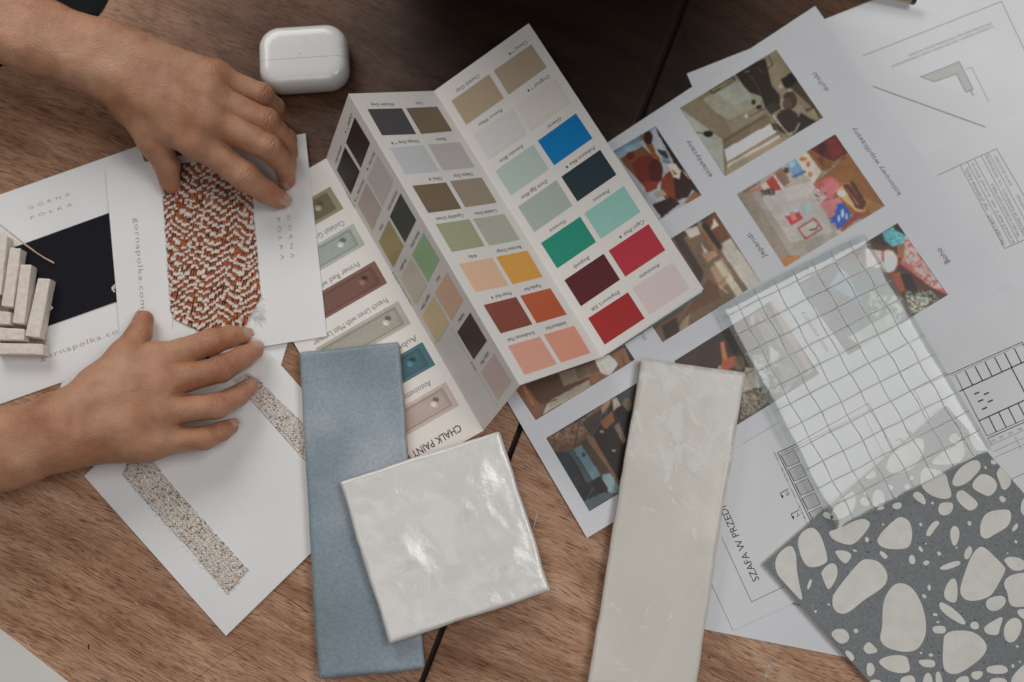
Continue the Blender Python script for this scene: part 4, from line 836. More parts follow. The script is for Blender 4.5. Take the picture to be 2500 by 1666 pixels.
for k in range(46):
    t_ = rng.random(); a = np.array((416, 750)) * (1 - t_) + np.array((486, 810)) * t_ if k < 24 else np.array((637, 725)) * (1 - t_) + np.array((600, 797)) * t_; b = a + rng.normal(0, 2.5, 2) + (np.array((-4, 3)) if k < 24 else np.array((4, 3))); th.append([(tuple(a), 0.42), (tuple(b), 0.37)])
threads("frayed_threads", th, M_YARN, cB, 0.014)
ink = Ink(s); ink.line([(421, 778), (422, 804)], 0.02); ink.build("pencil_mark", M_INKL, cB)
# ivory sheet in the corner
o = prism("paper_sheet", [P(p, 0.05) for p in ((-60, 1490), (0, 1535), (167, 1666), (330, 1790), (-200, 1900), (-300, 1600))], 0.04, [M_CORNER]); tag(o, "ivory sheet cut off by the bottom left corner of the photo", "paper")

# ================================================================== STONE MOSAIC STRIPS
mos = empty("mosaic_sheet", "sheet of pale limestone sticks lying on the black fabric card", "stone mosaic", P((40, 720), 0.1))
M_STONE = simple("limestone", alb(184, 176, 168), 0.85, 260, 0.10, 0.6, 0.3, dist=0.0012)
def stick(poly, zt, th):
    top = [P(p, zt) for p in poly]; o = prism("stone_stick", top, th, [M_STONE], mos, bevel=0.09)
    bm = bmesh.new(); bm.from_mesh(o.data); bmesh.ops.triangulate(bm, faces=bm.faces); bmesh.ops.subdivide_edges(bm, edges=list(bm.edges), cuts=3, use_grid_fill=True)
    for v in bm.verts: v.co += Vector(mnoise.noise_vector(v.co * 380 + Vector((zt, 0, 0)))) * 0.00032
    bm.to_mesh(o.data); bm.free()
for poly in ([(-40, 205), (58, 242), (5, 690), (-90, 650)], [(75, 325), (160, 335), (95, 785), (5, 775)], [(155, 455), (240, 460), (185, 915), (92, 905)], [(290, 560), (385, 565), (300, 1020), (188, 1005)],
             [(-60, 810), (80, 820), (75, 915), (-60, 915)], [(-60, 935), (185, 950), (180, 1040), (-60, 1035)], [(-60, 1055), (330, 1065), (330, 1150), (-60, 1145)]):
    stick(zS(poly), 1.15, 0.85)
prism("mesh_backing", [P(p, 0.26) for p in zS([(-60, 300), (60, 330), (300, 640), (340, 700), (330, 1000), (345, 1120), (-60, 1130)])], 0.08, [simple("backing_net", alb(120, 104, 92), 0.9, 500, 0.4, 0.6)], mos)
th = [[((0, 548), 1.0), ((28, 570), 0.8), ((61, 596), 0.6), ((96, 622), 0.5), ((132, 642), 0.35)], [((0, 552), 1.0), ((30, 574), 0.8), ((60, 598), 0.6), ((98, 624), 0.5), ((131, 644), 0.35)]]
for k in range(60):
    a = np.array((rng.uniform(104, 112), rng.uniform(788, 868))); th.append([(tuple(a), 0.35), (tuple(a + np.array((rng.uniform(-2, 8), rng.uniform(-8, 8)))), rng.uniform(.2, .5))])
threads("net_threads", th, simple("tan_thread", alb(170, 148, 128), 0.9, 900, 0.3), mos, 0.025)

# ================================================================== CERAMIC TILES
t = NT("blue_grey_glaze"); v = t.co()
a_ = t.noise(v, 34, 5, 0.65); b_ = t.noise(v, 11, 3, 0.5); g_ = t.noise(v, 480, 4, 0.75)
c = t.ramp(b_, [(0.33, alb(98, 111, 117)), (0.50, alb(112, 124, 133)), (0.68, alb(134, 143, 151))]); c = t.mix(c, t.ramp(a_, [(0.35, (0.88, 0.90, 0.92)), (0.65, (1.10, 1.08, 1.06))]), 0.9, 'MULTIPLY')
c = t.mix(c, t.ramp(g_, [(0.38, (0.74, 0.77, 0.78)), (0.56, (1.05, 1.05, 1.05))]), 0.7, 'MULTIPLY'); t.base(c); t.set(Roughness=0.42, Specular_IOR_Level=0.45); t.bump(t.math('ADD', g_, t.math('MULTIPLY', a_, 3.0)), 0.15, 0.0004); M_BLUE = t.m
o = ceramic("wall_tile", [(730, 861), (973, 835), (1036, 1634), (776, 1659)], (1.05, 1.05, 1.0, 1.0), 0.82, [M_BLUE, M_TERRACOTTA], 36, 100, 0.025, 0.05, 0.22, 0.10, 11)
tag(o, "long blue grey glazed tile lying under the square white tile", "tile")
t = NT("pearl_white_glaze"); v = t.co(); g_ = t.noise(v, 420, 3, 0.6); b_ = t.noise(v, 30, 3, 0.6)
t.base(t.ramp(b_, [(0.3, alb(176, 174, 169)), (0.7, alb(184, 183, 180))])); t.set(Roughness=0.30, Specular_IOR_Level=1.0, Coat_Weight=0.6, Coat_Roughness=0.22); t.bump(g_, 0.42, 0.0006); M_PEARL = t.m
def dent(X, Y):
    return 2.4 * (-0.075 * np.exp(-((X + 0.9) ** 2 / 2.0 + (Y + 1.0) ** 2 / 5.0)) + 0.06 * np.exp(-((X - 1.2) ** 2 / 2.4 + (Y + 1.7) ** 2 / 1.8)) + 0.05 * np.exp(-((X + 2.9) ** 2 / 1.5 + (Y - 0.3) ** 2 / 1.4))
            - 0.05 * np.exp(-((X - 0.6) ** 2 / 5.0 + (Y - 1.6) ** 2 / 1.2)) + 0.05 * np.exp(-((X + 1.5) ** 2 / 3.2 + (Y - 3.4) ** 2 / 0.8)) + 0.04 * np.exp(-((X - 3.0) ** 2 / 1.6 + (Y - 2.4) ** 2 / 0.5)) + 0.03 * np.exp(-((X - 3.3) ** 2 / 2.6 + (Y + 3.0) ** 2 / 1.6)))
o = ceramic("wall_tile", [(831, 1178), (1219, 1053), (1344, 1441), (951, 1573)], (1.92, 1.35, 1.15, 1.90), 0.8, [M_PEARL, M_TERRACOTTA], 100, 100, 0.085, 0.09, 0.2, 0.14, 23, 0.50, extra=dent)
tag(o, "square pearly white glazed tile propped on the blue grey tile", "tile")
t = NT("ivory_glaze"); v = t.co(); b_ = t.noise(v, 16, 5, 0.6, 0.8); mk = t.noise(t.co((1.0, 0.8, 1)), 60, 7, 0.74, 1.0); sp_ = t.new("ShaderNodeSeparateXYZ"); t.l(t.tc.outputs["Object"], sp_.inputs[0])
up_m = t.ramp(t.math('ADD', t.math('MULTIPLY', sp_.outputs[1], 5.0), 0.40), [(0.30, (0, 0, 0)), (0.75, (1, 1, 1))])
tm = t.ramp(t.math('ADD', mk, t.math('MULTIPLY', up_m, 0.12)), [(0.59, (0, 0, 0)), (0.64, (1, 1, 1))])
c = t.mix(alb(176, 173, 165), alb(187, 186, 183), t.math('MULTIPLY', tm, 1.0)); c = t.mix(c, t.ramp(b_, [(0.35, (0.93, 0.925, 0.915)), (0.65, (1.03, 1.03, 1.03))]), 0.7, 'MULTIPLY'); t.base(c)
t.l(t.ramp(tm, [(0.0, (0.28,) * 3), (1.0, (0.50,) * 3)]), t.b.inputs["Roughness"]); t.set(Specular_IOR_Level=0.5); t.bump(t.math('ADD', b_, t.math('MULTIPLY', tm, 0.04)), 0.22, 0.002); M_IVORY = t.m
M_IVSIDE = simple("ivory_side", alb(158, 148, 138), 0.7, 300, 0.15, 0.3)
BRt = (1698, 1700); BLt = (1430, 1690)
o = ceramic("wall_tile", [(1567, 876), (1819, 911), (1697, 1691), (1436, 1674)], (1.10, 1.10, 0.98, 0.98), 0.8, [M_IVORY, M_IVSIDE], 36, 100, 0.03, 0.07, 0.16, 0.10, 31)
tag(o, "long ivory white glazed tile lying across the photo print sheet", "tile")

# terrazzo tile
TZ = 0.62
terr_px = [zT(48, 765), zT(1570, 25), (2850, 1560), (2350, 2020), (2060, 1608)]
terr_px = [(1867, 1376), (2312, 992), (2842, 1591), (2397, 1975)]
t = NT("terrazzo_ground"); v = t.co(); g_ = t.noise(v, 900, 3, 0.8); vo = t.new("ShaderNodeTexVoronoi"); vo.inputs["Scale"].default_value = 420; t.l(v, vo.inputs["Vector"]); dv = t.ramp(vo.outputs["Distance"], [(0.12, (1, 1, 1)), (0.24, (0, 0, 0))])
nz = t.noise(v, 240, 1, 0.5); c = t.ramp(g_, [(0.3, alb(86, 90, 93)), (0.7, alb(114, 118, 120))]); c = t.mix(c, alb(132, 135, 134), t.math('MULTIPLY', t.math('MULTIPLY', dv, t.ramp(nz, [(0.52, (0, 0, 0)), (0.56, (1, 1, 1))])), 0.6)); c = t.mix(c, alb(48, 50, 52), t.math('MULTIPLY', t.ramp(t.noise(v, 520, 1, 0.5), [(0.69, (0, 0, 0)), (0.73, (1, 1, 1))]), 0.7))
t.base(c); t.set(Roughness=0.6, Specular_IOR_Level=0.35); M_TERG = t.m
M_CHIP = simple("marble_chip", alb(181, 179, 173), 0.5, 120, 0.07, 0.15, 0.4); M_TSIDE = simple("porcelain_side", alb(150, 146, 136), 0.7, 300, 0.12)
chips = [
 [(118,715),(222,628),(262,700),(262,800),(285,920),(312,1040),(200,915),(120,830)], [(262,590),(350,512),(410,545),(445,620),(478,745),(450,770),(385,793),(330,785),(290,720)],
 [(440,410),(480,420),(520,450),(500,470),(440,450)], [(482,545),(545,530),(700,455),(760,480),(755,525),(660,635),(600,640),(520,610),(485,575)],
 [(805,590),(930,460),(980,448),(1030,480),(1048,560),(1035,640),(1000,668),(880,670),(815,640)], [(520,680),(560,675),(615,685),(640,715),(600,770),(570,755),(535,710)],
 [(640,668),(668,672),(672,688),(650,685)], [(725,590),(740,583),(755,600),(748,622),(728,620)], [(820,680),(850,685),(885,718),(865,738),(835,715)],
 [(505,1000),(520,960),(690,745),(745,733),(820,750),(870,810),(882,870),(850,930),(720,1010),(610,1105),(545,1105),(505,1060)],
 [(425,825),(480,765),(525,765),(540,800),(538,860),(485,948),(460,920),(440,860)], [(330,940),(345,885),(362,868),(368,885),(350,940)], [(468,1042),(480,1033),(492,1043),(480,1053)], [(378,1090),(392,1078),(403,1090),(392,1103)],
 [(842,1100),(855,1000),(910,915),(965,893),(1040,920),(1100,1010),(1135,1120),(1142,1240),(1100,1330),(1045,1365),(950,1360),(860,1330),(822,1275),(845,1190)],
 [(490,1240),(530,1205),(590,1210),(622,1250),(615,1290),(570,1312),(530,1290)], [(645,1215),(662,1203),(682,1215),(678,1235),(655,1238)], [(715,1330),(740,1298),(765,1300),(815,1355),(800,1370),(745,1380),(718,1355)],
 [(590,1360),(610,1350),(650,1385),(655,1415),(630,1430),(600,1395)], [(735,1450),(760,1433),(785,1450),(795,1495),(770,1530),(740,1525)], [(812,1435),(840,1405),(920,1383),(1005,1390),(1022,1430),(1035,1500),(960,1510),(880,1490)],
 [(750,1565),(790,1547),(840,1560),(850,1610),(780,1620)], [(958,1550),(1000,1525),(1050,1522),(1070,1560),(1060,1620),(980,1620)], [(1085,1420),(1130,1415),(1190,1417),(1205,1445),(1190,1470),(1130,1468),(1095,1445)],
 [(1093,1370),(1105,1360),(1117,1370),(1105,1382)], [(1155,1378),(1172,1370),(1190,1383),(1180,1398),(1160,1395)], [(1115,1560),(1135,1510),(1160,1500),(1185,1545),(1175,1610),(1120,1620)], [(1200,1510),(1225,1490),(1245,1530),(1255,1600),(1210,1610)],
 [(1255,1300),(1262,1250),(1300,1222),(1400,1217),(1480,1235),(1545,1300),(1552,1350),(1510,1410),(1400,1490),(1340,1518),(1280,1505),(1250,1460)], [(1180,1200),(1200,1187),(1262,1187),(1278,1215),(1265,1240),(1190,1238)],
 [(1205,1160),(1218,1152),(1232,1162),(1220,1172)], [(1180,1105),(1200,1100),(1222,1110),(1210,1123),(1190,1120)], [(1110,975),(1125,972),(1145,990),(1138,1003),(1118,998)], [(1145,930),(1155,905),(1170,915),(1172,940),(1160,952)],
 [(1225,1035),(1245,1025),(1310,1060),(1380,1120),(1415,1175),(1380,1180),(1280,1120),(1235,1075)], [(1260,970),(1270,920),(1310,865),(1340,868),(1352,920),(1352,1000),(1335,1035),(1290,1020),(1265,1000)],
 [(1368,930),(1400,830),(1440,720),(1490,655),(1530,650),(1600,715),(1675,790),(1675,820),(1620,920),(1580,985),(1500,1015),(1420,1020),(1375,985)],
 [(1228,795),(1270,770),(1350,745),(1375,755),(1365,778),(1280,808),(1240,808)], [(1395,705),(1410,665),(1435,645),(1452,665),(1448,700),(1425,735),(1400,738)], [(1085,655),(1100,645),(1122,680),(1112,690),(1092,675)],
 [(1022,725),(1038,705),(1060,715),(1070,755),(1050,775),(1025,760)], [(1115,760),(1140,740),(1167,755),(1150,778),(1125,778)], [(1212,690),(1225,680),(1245,700),(1232,715),(1218,708)], [(1130,630),(1138,622),(1147,632),(1138,640)],
 [(1088,500),(1100,488),(1117,502),(1105,518)], [(1137,570),(1150,530),(1185,485),(1215,475),(1235,490),(1200,530),(1170,580),(1145,580)], [(1300,560),(1312,520),(1335,508),(1362,530),(1367,580),(1345,640),(1325,650),(1308,610)], [(1335,660),(1345,648),(1354,660),(1345,668)],
 [(1418,485),(1430,475),(1449,492),(1440,513),(1422,505)], [(838,500),(848,490),(858,501),(848,511)], [(908,372),(930,355),(965,350),(978,375),(955,400),(920,395)], [(1045,300),(1070,275),(1110,290),(1138,340),(1135,370),(1100,355),(1060,325)],
 [(1170,355),(1182,343),(1194,357),(1182,370)], [(1222,390),(1235,355),(1300,350),(1323,360),(1318,410),(1285,440),(1240,438),(1222,415)], [(1340,310),(1352,275),(1390,268),(1430,300),(1490,350),(1485,385),(1440,413),(1400,390),(1355,345)],
 [(1095,190),(1110,125),(1150,115),(1275,150),(1290,230),(1315,300),(1300,325),(1240,330),(1160,300),(1110,250)], [(1315,210),(1340,150),(1400,90),(1490,55),(1515,115),(1480,160),(1420,220),(1350,248),(1320,235)],
 [(1448,240),(1465,200),(1510,158),(1560,165),(1615,205),(1622,260),(1570,315),(1530,300),(1465,265)], [(1630,320),(1650,305),(1680,325),(1675,352),(1645,350)], [(1612,160),(1635,115),(1665,110),(1715,190),(1712,230),(1680,270),(1650,262),(1635,210)],
 [(1573,75),(1590,60),(1618,80),(1610,97),(1585,95)], [(1530,115),(1541,103),(1552,117),(1542,129)], [(1775,400),(1790,330),(1830,300),(1880,420),(1840,450),(1795,440)], [(1502,550),(1510,480),(1545,425),(1600,405),(1690,398),(1713,415),(1715,470),(1690,520),(1600,570),(1555,600),(1515,590)],
 [(1715,540),(1740,500),(1760,492),(1762,520),(1735,550)], [(1730,615),(1745,605),(1762,620),(1750,634)], [(1662,740),(1690,720),(1760,722),(1810,750),(1810,810),(1730,818),(1690,780)], [(1683,695),(1691,688),(1699,697),(1691,704)],
 [(1662,910),(1680,860),(1760,828),(1850,830),(1900,950),(1850,1050),(1745,1065),(1700,1040),(1690,960)], [(1540,1035),(1560,1000),(1640,980),(1675,995),(1680,1030),(1650,1070),(1600,1092),(1555,1075)], [(1750,1095),(1770,1072),(1830,1075),(1840,1150),(1790,1140)],
 [(1433,1185),(1450,1160),(1480,1158),(1500,1185),(1490,1210),(1455,1212)], [(1527,1205),(1550,1180),(1600,1150),(1650,1122),(1660,1140),(1638,1200),(1630,1250),(1580,1250),(1540,1235)], [(1665,1200),(1690,1155),(1740,1127),(1780,1150),(1790,1200),(1760,1270),(1720,1305),(1680,1290),(1665,1250)],
 [(1745,1325),(1756,1315),(1768,1327),(1757,1338)], [(1545,1480),(1560,1460),(1650,1450),(1695,1475),(1690,1505),(1630,1515),(1555,1505)], [(1712,1460),(1725,1442),(1740,1458),(1728,1475)], [(1440,1515),(1460,1495),(1520,1492),(1525,1520),(1490,1555),(1455,1545)],
 [(1335,1560),(1370,1530),(1430,1525),(1430,1600),(1350,1610)], [(1700,1570),(1760,1480),(1830,1430),(1860,1560),(1760,1620)], [(1560,1560),(1600,1537),(1680,1540),(1700,1600),(1600,1620)], [(1765,1430),(1774,1421),(1783,1431),(1774,1440)],
 [(865,110),(900,20),(1010,-80),(1120,-90),(1130,10),(1060,120),(960,158),(885,150)], [(1175,75),(1260,0),(1380,-40),(1410,10),(1370,85),(1250,100),(1190,95)], [(1290,-90),(1340,-130),(1380,-60),(1400,-20),(1340,-30),(1300,-60)], [(1440,-60),(1420,-180),(1520,-80),(1560,-10),(1480,10)],
 [(720,180),(770,120),(805,150),(795,190),(740,195)], [(878,240),(900,232),(922,250),(905,270),(882,262)], [(1030,180),(1045,165),(1056,185),(1045,205),(1033,200)], [(988,240),(1010,222),(1035,240),(1025,265),(995,262)], [(690,330),(720,312),(755,350),(750,380),(700,372)],
 [(772,330),(790,270),(830,262),(860,300),(862,360),(830,385),(785,380)], [(480,470),(520,380),(600,300),(650,270),(668,340),(640,420),(560,470)], [(1600,-40),(1612,-52),(1625,-38),(1612,-26)], [(930,315),(945,308),(948,322),(936,326)], [(800,390),(850,375),(860,395),(815,408)], [(715,290),(730,275),(748,290),(735,310)]]
def chaikin(p, k=2):
    p = [np.array(q, float) for q in p]
    for _ in range(k):
        o_ = []
        for i in range(len(p)): a, b = p[i], p[(i + 1) % len(p)]; o_ += [a * .75 + b * .25, a * .25 + b * .75]
        p = o_
    return p
# more chips in the part outside the photograph
rr = random.Random(3)
for _ in range(60):
    x, y = rr.uniform(1000, 2500), rr.uniform(300, 2300)
    if x < 1960 and y < 1700: continue
    r_ = rr.choice((14, 26, 60, 90)); k_ = rr.uniform(0.6, 1.3)
    ok = all(math.hypot(x - sum(q[0] for q in c_) / len(c_), y - sum(q[1] for q in c_) / len(c_)) > r_ + 20 + max(math.hypot(q[0] - sum(t[0] for t in c_) / len(c_), q[1] - sum(t[1] for t in c_) / len(c_)) for q in c_) for c_ in chips)
    if ok: chips.append([(x + r_ * rr.uniform(.75, 1.1) * math.cos(a), y + r_ * k_ * rr.uniform(.75, 1.1) * math.sin(a)) for a in np.linspace(0, 6.28, 8, endpoint=False)])
tp = [P(p, TZ) for p in terr_px]; 
o = prism("terrazzo_tile", tp, 0.42, [M_TERG, M_TSIDE, M_CHIP])
bm = bmesh.new(); bm.from_mesh(o.data)
def clip_poly(poly, clip):
    out = poly
    for i in range(len(clip)):
        a, b = np.array(clip[i]), np.array(clip[(i + 1) % len(clip)]); inp = out; out = []
        side = lambda p: (b[0] - a[0]) * (p[1] - a[1]) - (b[1] - a[1]) * (p[0] - a[0])
        for j in range(len(inp)):
            p, q = inp[j - 1], inp[j]; sp, sq = side(p), side(q)
            if (sp >= 0) != (sq >= 0): out.append(p + (q - p) * (sp / (sp - sq)))
            if sq >= 0: out.append(q)
        if not out: return []
    return out
cen = np.mean(np.array(terr_px), axis=0); cl = [tuple(cen + (np.array(p) - cen) * 0.998) for p in terr_px]
for c_ in chips:
    pl = clip_poly([np.array(zT(*p)) for p in chaikin(c_)], cl)
    if len(pl) < 3: continue
    vs = [bm.verts.new(Vector(P(p, TZ + 0.006)) * U) for p in pl]
    f = bm.faces.new(vs); f.material_index = 2
    if f.normal.z < 0: f.normal_flip()
bmesh.ops.triangulate(bm, faces=[f for f in bm.faces if f.material_index == 2])
bm.normal_update()
for f in bm.faces:
    if f.material_index == 2 and f.normal.z < 0: f.normal_flip()
bm.to_mesh(o.data); bm.free()
tag(o, "grey terrazzo tile with large cream stone chips in the bottom right corner", "tile")

# wired glass tile
gt = empty("glass_tile", "wired glass tile with square mesh, lying over papers and terrazzo", "glass tile", P((2080, 930), 0.7))
t = NT("pale_cast_glass"); t.base((0.93, 0.97, 0.96)); t.set(Roughness=0.04, IOR=1.45, Transmission_Weight=1.0)
dif = t.new("ShaderNodeBsdfDiffuse"); dif.inputs["Color"].default_value = (0.80, 0.83, 0.835, 1); mx = t.new("ShaderNodeMixShader"); tr = t.new("ShaderNodeBsdfTransparent"); tr.inputs["Color"].default_value = (0.95, 0.985, 0.97, 1)
fres = t.new("ShaderNodeFresnel"); fres.inputs["IOR"].default_value = 1.5; gl = t.new("ShaderNodeBsdfGlossy"); gl.inputs["Roughness"].default_value = 0.06
nb = t.noise(t.co(), 26, 2, 0.5); bp = t.new("ShaderNodeBump"); bp.inputs["Strength"].default_value = 0.15; bp.inputs["Distance"].default_value = 0.003; t.l(nb, bp.inputs["Height"]); t.l(bp.outputs[0], gl.inputs["Normal"]); t.l(bp.outputs[0], fres.inputs["Normal"])
m1 = t.new("ShaderNodeMixShader"); m1.inputs[0].default_value = 0.25; trl = t.new("ShaderNodeBsdfTranslucent"); trl.inputs["Color"].default_value = (0.86, 0.90, 0.90, 1); m0 = t.new("ShaderNodeMixShader"); m0.inputs[0].default_value = 0.45
t.l(dif.outputs[0], m0.inputs[1]); t.l(trl.outputs[0], m0.inputs[2]); t.l(tr.outputs[0], m1.inputs[1]); t.l(m0.outputs[0], m1.inputs[2])
t.l(t.math("ADD", t.math("MULTIPLY", fres.outputs[0], 0.95), 0.010), mx.inputs[0]); t.l(m1.outputs[0], mx.inputs[1]); t.l(gl.outputs[0], mx.inputs[2]); out_ = [n_ for n_ in t.n if n_.type == 'OUTPUT_MATERIAL'][0]; t.l(mx.outputs[0], out_.inputs["Surface"]); M_GLASSF = t.m
t = NT("glass_edge"); t.set(Roughness=0.05, IOR=1.45, Transmission_Weight=1.0, Alpha=1.0); t.base((0.90, 0.96, 0.94)); M_GLASSE = t.m
GC = [(1752, 749), (2111, 569), (2423, 1097), (2046, 1293)]; GZ = (0.95, 0.95, 1.28, 1.28)
gq = [P(p, z) for p, z in zip(GC, GZ)]; gn = np.cross(gq[3] - gq[0], gq[1] - gq[0]); gn /= np.linalg.norm(gn); gn = gn if gn[2] > 0 else -gn
def gp(a, b, d): return gq[0] * (1 - a) * (1 - b) + gq[1] * a * (1 - b) + gq[2] * a * b + gq[3] * (1 - a) * b - gn * d
# milky top film (thin sheet) and clear body
V = []; Fc = []; n_, m_ = 40, 60
for j in range(m_ + 1):
    for i in range(n_ + 1):
        a, b = i / n_, j / m_; ed = min(a * 10, (1 - a) * 10, b * 15, (1 - b) * 15); V.append(gp(a, b, 0.022 * max(0, 1 - ed / 0.16) ** 2 + 0.012 * mnoise.noise((a * 6, b * 9, 1.0))))
Fc = [(j * (n_ + 1) + i, (j + 1) * (n_ + 1) + i, (j + 1) * (n_ + 1) + i + 1, j * (n_ + 1) + i + 1) for j in range(m_) for i in range(n_)]
mesh("glass_face", V, Fc, M_GLASSF, gt, smooth=True)
top = [gp(a, b, 0.09) for a, b in ((0, 0), (1, 0), (1, 1), (0, 1))]; bot = [gp(a, b, 0.52) for a, b in ((0, 0), (1, 0), (1, 1), (0, 1))]
t = NT("glass_rim"); tr = t.new("ShaderNodeBsdfTransparent"); tr.inputs["Color"].default_value = (0.92, 0.96, 0.94, 1); gl = t.new("ShaderNodeBsdfGlossy"); gl.inputs["Roughness"].default_value = 0.08; gl.inputs["Color"].default_value = (0.9, 0.95, 0.92, 1); mx = t.new("ShaderNodeMixShader"); mx.inputs[0].default_value = 0.15; t.l(tr.outputs[0], mx.inputs[1]); t.l(gl.outputs[0], mx.inputs[2]); out_ = [n_ for n_ in t.n if n_.type == 'OUTPUT_MATERIAL'][0]; t.l(mx.outputs[0], out_.inputs["Surface"]); M_RIM = t.m
mesh("glass_rim", top + bot, [(i, (i + 1) % 4, (i + 1) % 4 + 4, i + 4) for i in range(4)], M_RIM, gt)
def tube(pts, r, k=6):
    V = []; Fc = []
    for i, p in enumerate(pts):
        d = pts[min(i + 1, len(pts) - 1)] - pts[max(i - 1, 0)]; d /= np.linalg.norm(d) + 1e-9; s_ = np.cross(d, [0, 0, 1.0]); s_ = s_ / (np.linalg.norm(s_) + 1e-9); t_ = np.cross(s_, d)
        for q_ in range(k): V.append(p + (s_ * math.cos(q_ * 2 * math.pi / k) + t_ * math.sin(q_ * 2 * math.pi / k)) * r)
        if i:
            for q_ in range(k): Fc.append(((i - 1) * k + q_, (i - 1) * k + (q_ + 1) % k, i * k + (q_ + 1) % k, i * k + q_))
    return V, Fc
V = []; Fc = []
def addt(vf):
    b = len(V); V.extend(vf[0]); Fc.extend([tuple(i + b for i in f) for f in vf[1]])
for k in range(7):
    a0 = 0.108 + 0.130 * k; addt(tube([gp(a0 + 0.0042 * math.sin(b * 15 * 2.4 + k * 0.3), b, 0.0) for b in np.linspace(0.004, 0.996, 70)], 0.028))
for k in range(11):
    b0 = 0.052 + 0.0862 * k; addt(tube([gp(a, b0 + 0.0012 * math.sin(a * 20 + k), 0.005) for a in np.linspace(0.004, 0.996, 30)], 0.028))
mesh("wire_mesh", V, Fc, simple("tarnished_wire", alb(146, 149, 138), 0.5, 300, 0.2, 0.1, 0.5, 0.15), gt, smooth=True)

# ================================================================== EARBUD CASE
def earcase():
    c = P((744, 147), 1.05); ang = math.radians(4.0); hx_, hy_, hz_ = 2.98, 2.22, 1.04; rc = 1.45
    rings = []; nseg = 14
    levels = np.linspace(-math.pi / 2, math.pi / 2, 25)
    V = []; 
    def outline(ins):
        a, b, r = hx_ - ins, hy_ - ins, max(0.05, rc - ins * 0.8); o_ = []
        for cx, cy, s0_ in ((a - r, b - r, 0), (-(a - r), b - r, 90), (-(a - r), -(b - r), 180), (a - r, -(b - r), 270)):
            for k in range(nseg): t_ = math.radians(s0_ + 90 * k / (nseg - 1)); o_.append((cx + r * math.cos(t_), cy + r * math.sin(t_)))
        return o_
    for L_ in levels:
        s_ = math.sin(L_); cc = math.cos(L_); z = hz_ * math.copysign(abs(s_) ** 0.85, s_); ins = 0.98 * (1 - cc ** 0.62)
        V += [np.array((x, y, z)) for x, y in outline(min(ins, 0.98))]
    N = nseg * 4; Fc = [(j * N + i, j * N + (i + 1) % N, (j + 1) * N + (i + 1) % N, (j + 1) * N + i) for j in range(len(levels) - 1) for i in range(N)]
    Fc += [tuple(reversed(range(N))), tuple((len(levels) - 1) * N + i for i in range(N))]
    ca, sa = math.cos(ang), math.sin(ang)
    W = [c + np.array((v[0] * ca - v[1] * sa, v[0] * sa + v[1] * ca, v[2])) for v in V]
    root = empty("earbud_case", "glossy white rounded earbud case on bare wood above the upper hand's fingers", "earbud case", (c[0], c[1], 0))
    t = NT("white_plastic"); n = t.noise(t.co(), 400, 2, 0.5); t.base(t.ramp(n, [(0.3, (0.80, 0.80, 0.79)), (0.7, (0.83, 0.83, 0.82))])); t.set(Roughness=0.22, Specular_IOR_Level=0.5, Coat_Weight=0.3, Coat_Roughness=0.1); mt = t.m
    me = bpy.data.meshes.new("case"); me.from_pydata([tuple(w_ * U) for w_ in W], [], Fc); me.update()
    up = np.array((-sa, ca, 0)); pt = c + up * (-0.35)
    for nm, sg in (("lid", -1), ("case_body", 1)):
        bm = bmesh.new(); bm.from_mesh(me); co = Vector((pt + up * 0.013 * sg) * U)
        r_ = bmesh.ops.bisect_plane(bm, geom=list(bm.verts) + list(bm.edges) + list(bm.faces), plane_co=co, plane_no=Vector(up * sg), clear_inner=True)
        ed = [e for e in r_['geom_cut'] if isinstance(e, bmesh.types.BMEdge)]
        bmesh.ops.holes_fill(bm, edges=ed); 
        for v in bm.verts: v.co -= root.location
        for f in bm.faces: f.smooth = True
        m2 = bpy.data.meshes.new(nm); bmesh.ops.recalc_face_normals(bm, faces=bm.faces); bm.to_mesh(m2); bm.free(); o = link(nm, m2, [mt], root)
        try: m2.set_sharp_from_angle(angle=math.radians(50))
        except Exception: pass
    # hinge-side shallow core inside the seam
    core = [c + np.array((x * ca - y * sa, x * sa + y * ca, 0)) for x, y in ((-2.2, -0.5), (2.2, -0.5), (2.2, -0.2), (-2.2, -0.2))]
    prism("seam_core", [p + np.array((0, 0, 0.92)) for p in core], 1.8, [simple("dark_seam", (0.12, 0.12, 0.12), 0.6)], root)
    q = P((733, 131), 2.115); mesh("status_light", [q + np.array((0.03 * math.cos(t_), 0.03 * math.sin(t_), 0.004)) for t_ in np.linspace(0, 6.28, 10, endpoint=False)], [tuple(range(10))], simple("dark_pinhole", (0.1, 0.09, 0.08), 0.5), root)
earcase()
# pen at the top edge
pen = empty("pen", "metal pen end poking in at the top right edge over the drawings", "pen", P((2200, -20), 0.1))
A = P((2236, 3), 0.75); B = A + np.array((-9.5, 2.0, 0.35)); dv_ = (B - A) / np.linalg.norm(B - A)
def lathe(name, prof, mat):
    s_ = np.cross(dv_, [0, 0, 1.0]); s_ /= np.linalg.norm(s_); t_ = np.cross(s_, dv_); V = []; Fc = []; k = 18
    for i, (x, r) in enumerate(prof):
        for q_ in range(k): V.append(A + dv_ * x + (s_ * math.cos(q_ * 2 * math.pi / k) + t_ * math.sin(q_ * 2 * math.pi / k)) * r)
        if i:
            for q_ in range(k): Fc.append(((i - 1) * k + q_, (i - 1) * k + (q_ + 1) % k, i * k + (q_ + 1) % k, i * k + q_))
    Fc += [tuple(range(k)), tuple(reversed(range(len(V) - k, len(V))))]; mesh(name, V, Fc, mat, pen, smooth=True)
lathe("tip_cap", [(0, 0.20), (0.05, 0.27), (0.35, 0.30)], simple("dark_bronze", (0.10, 0.06, 0.04), 0.4, metal=0.6)); lathe("barrel", [(0.35, 0.28), (9.0, 0.34), (9.4, 0.2)], simple("champagne_metal", (0.50, 0.44, 0.36), 0.35, metal=0.7))
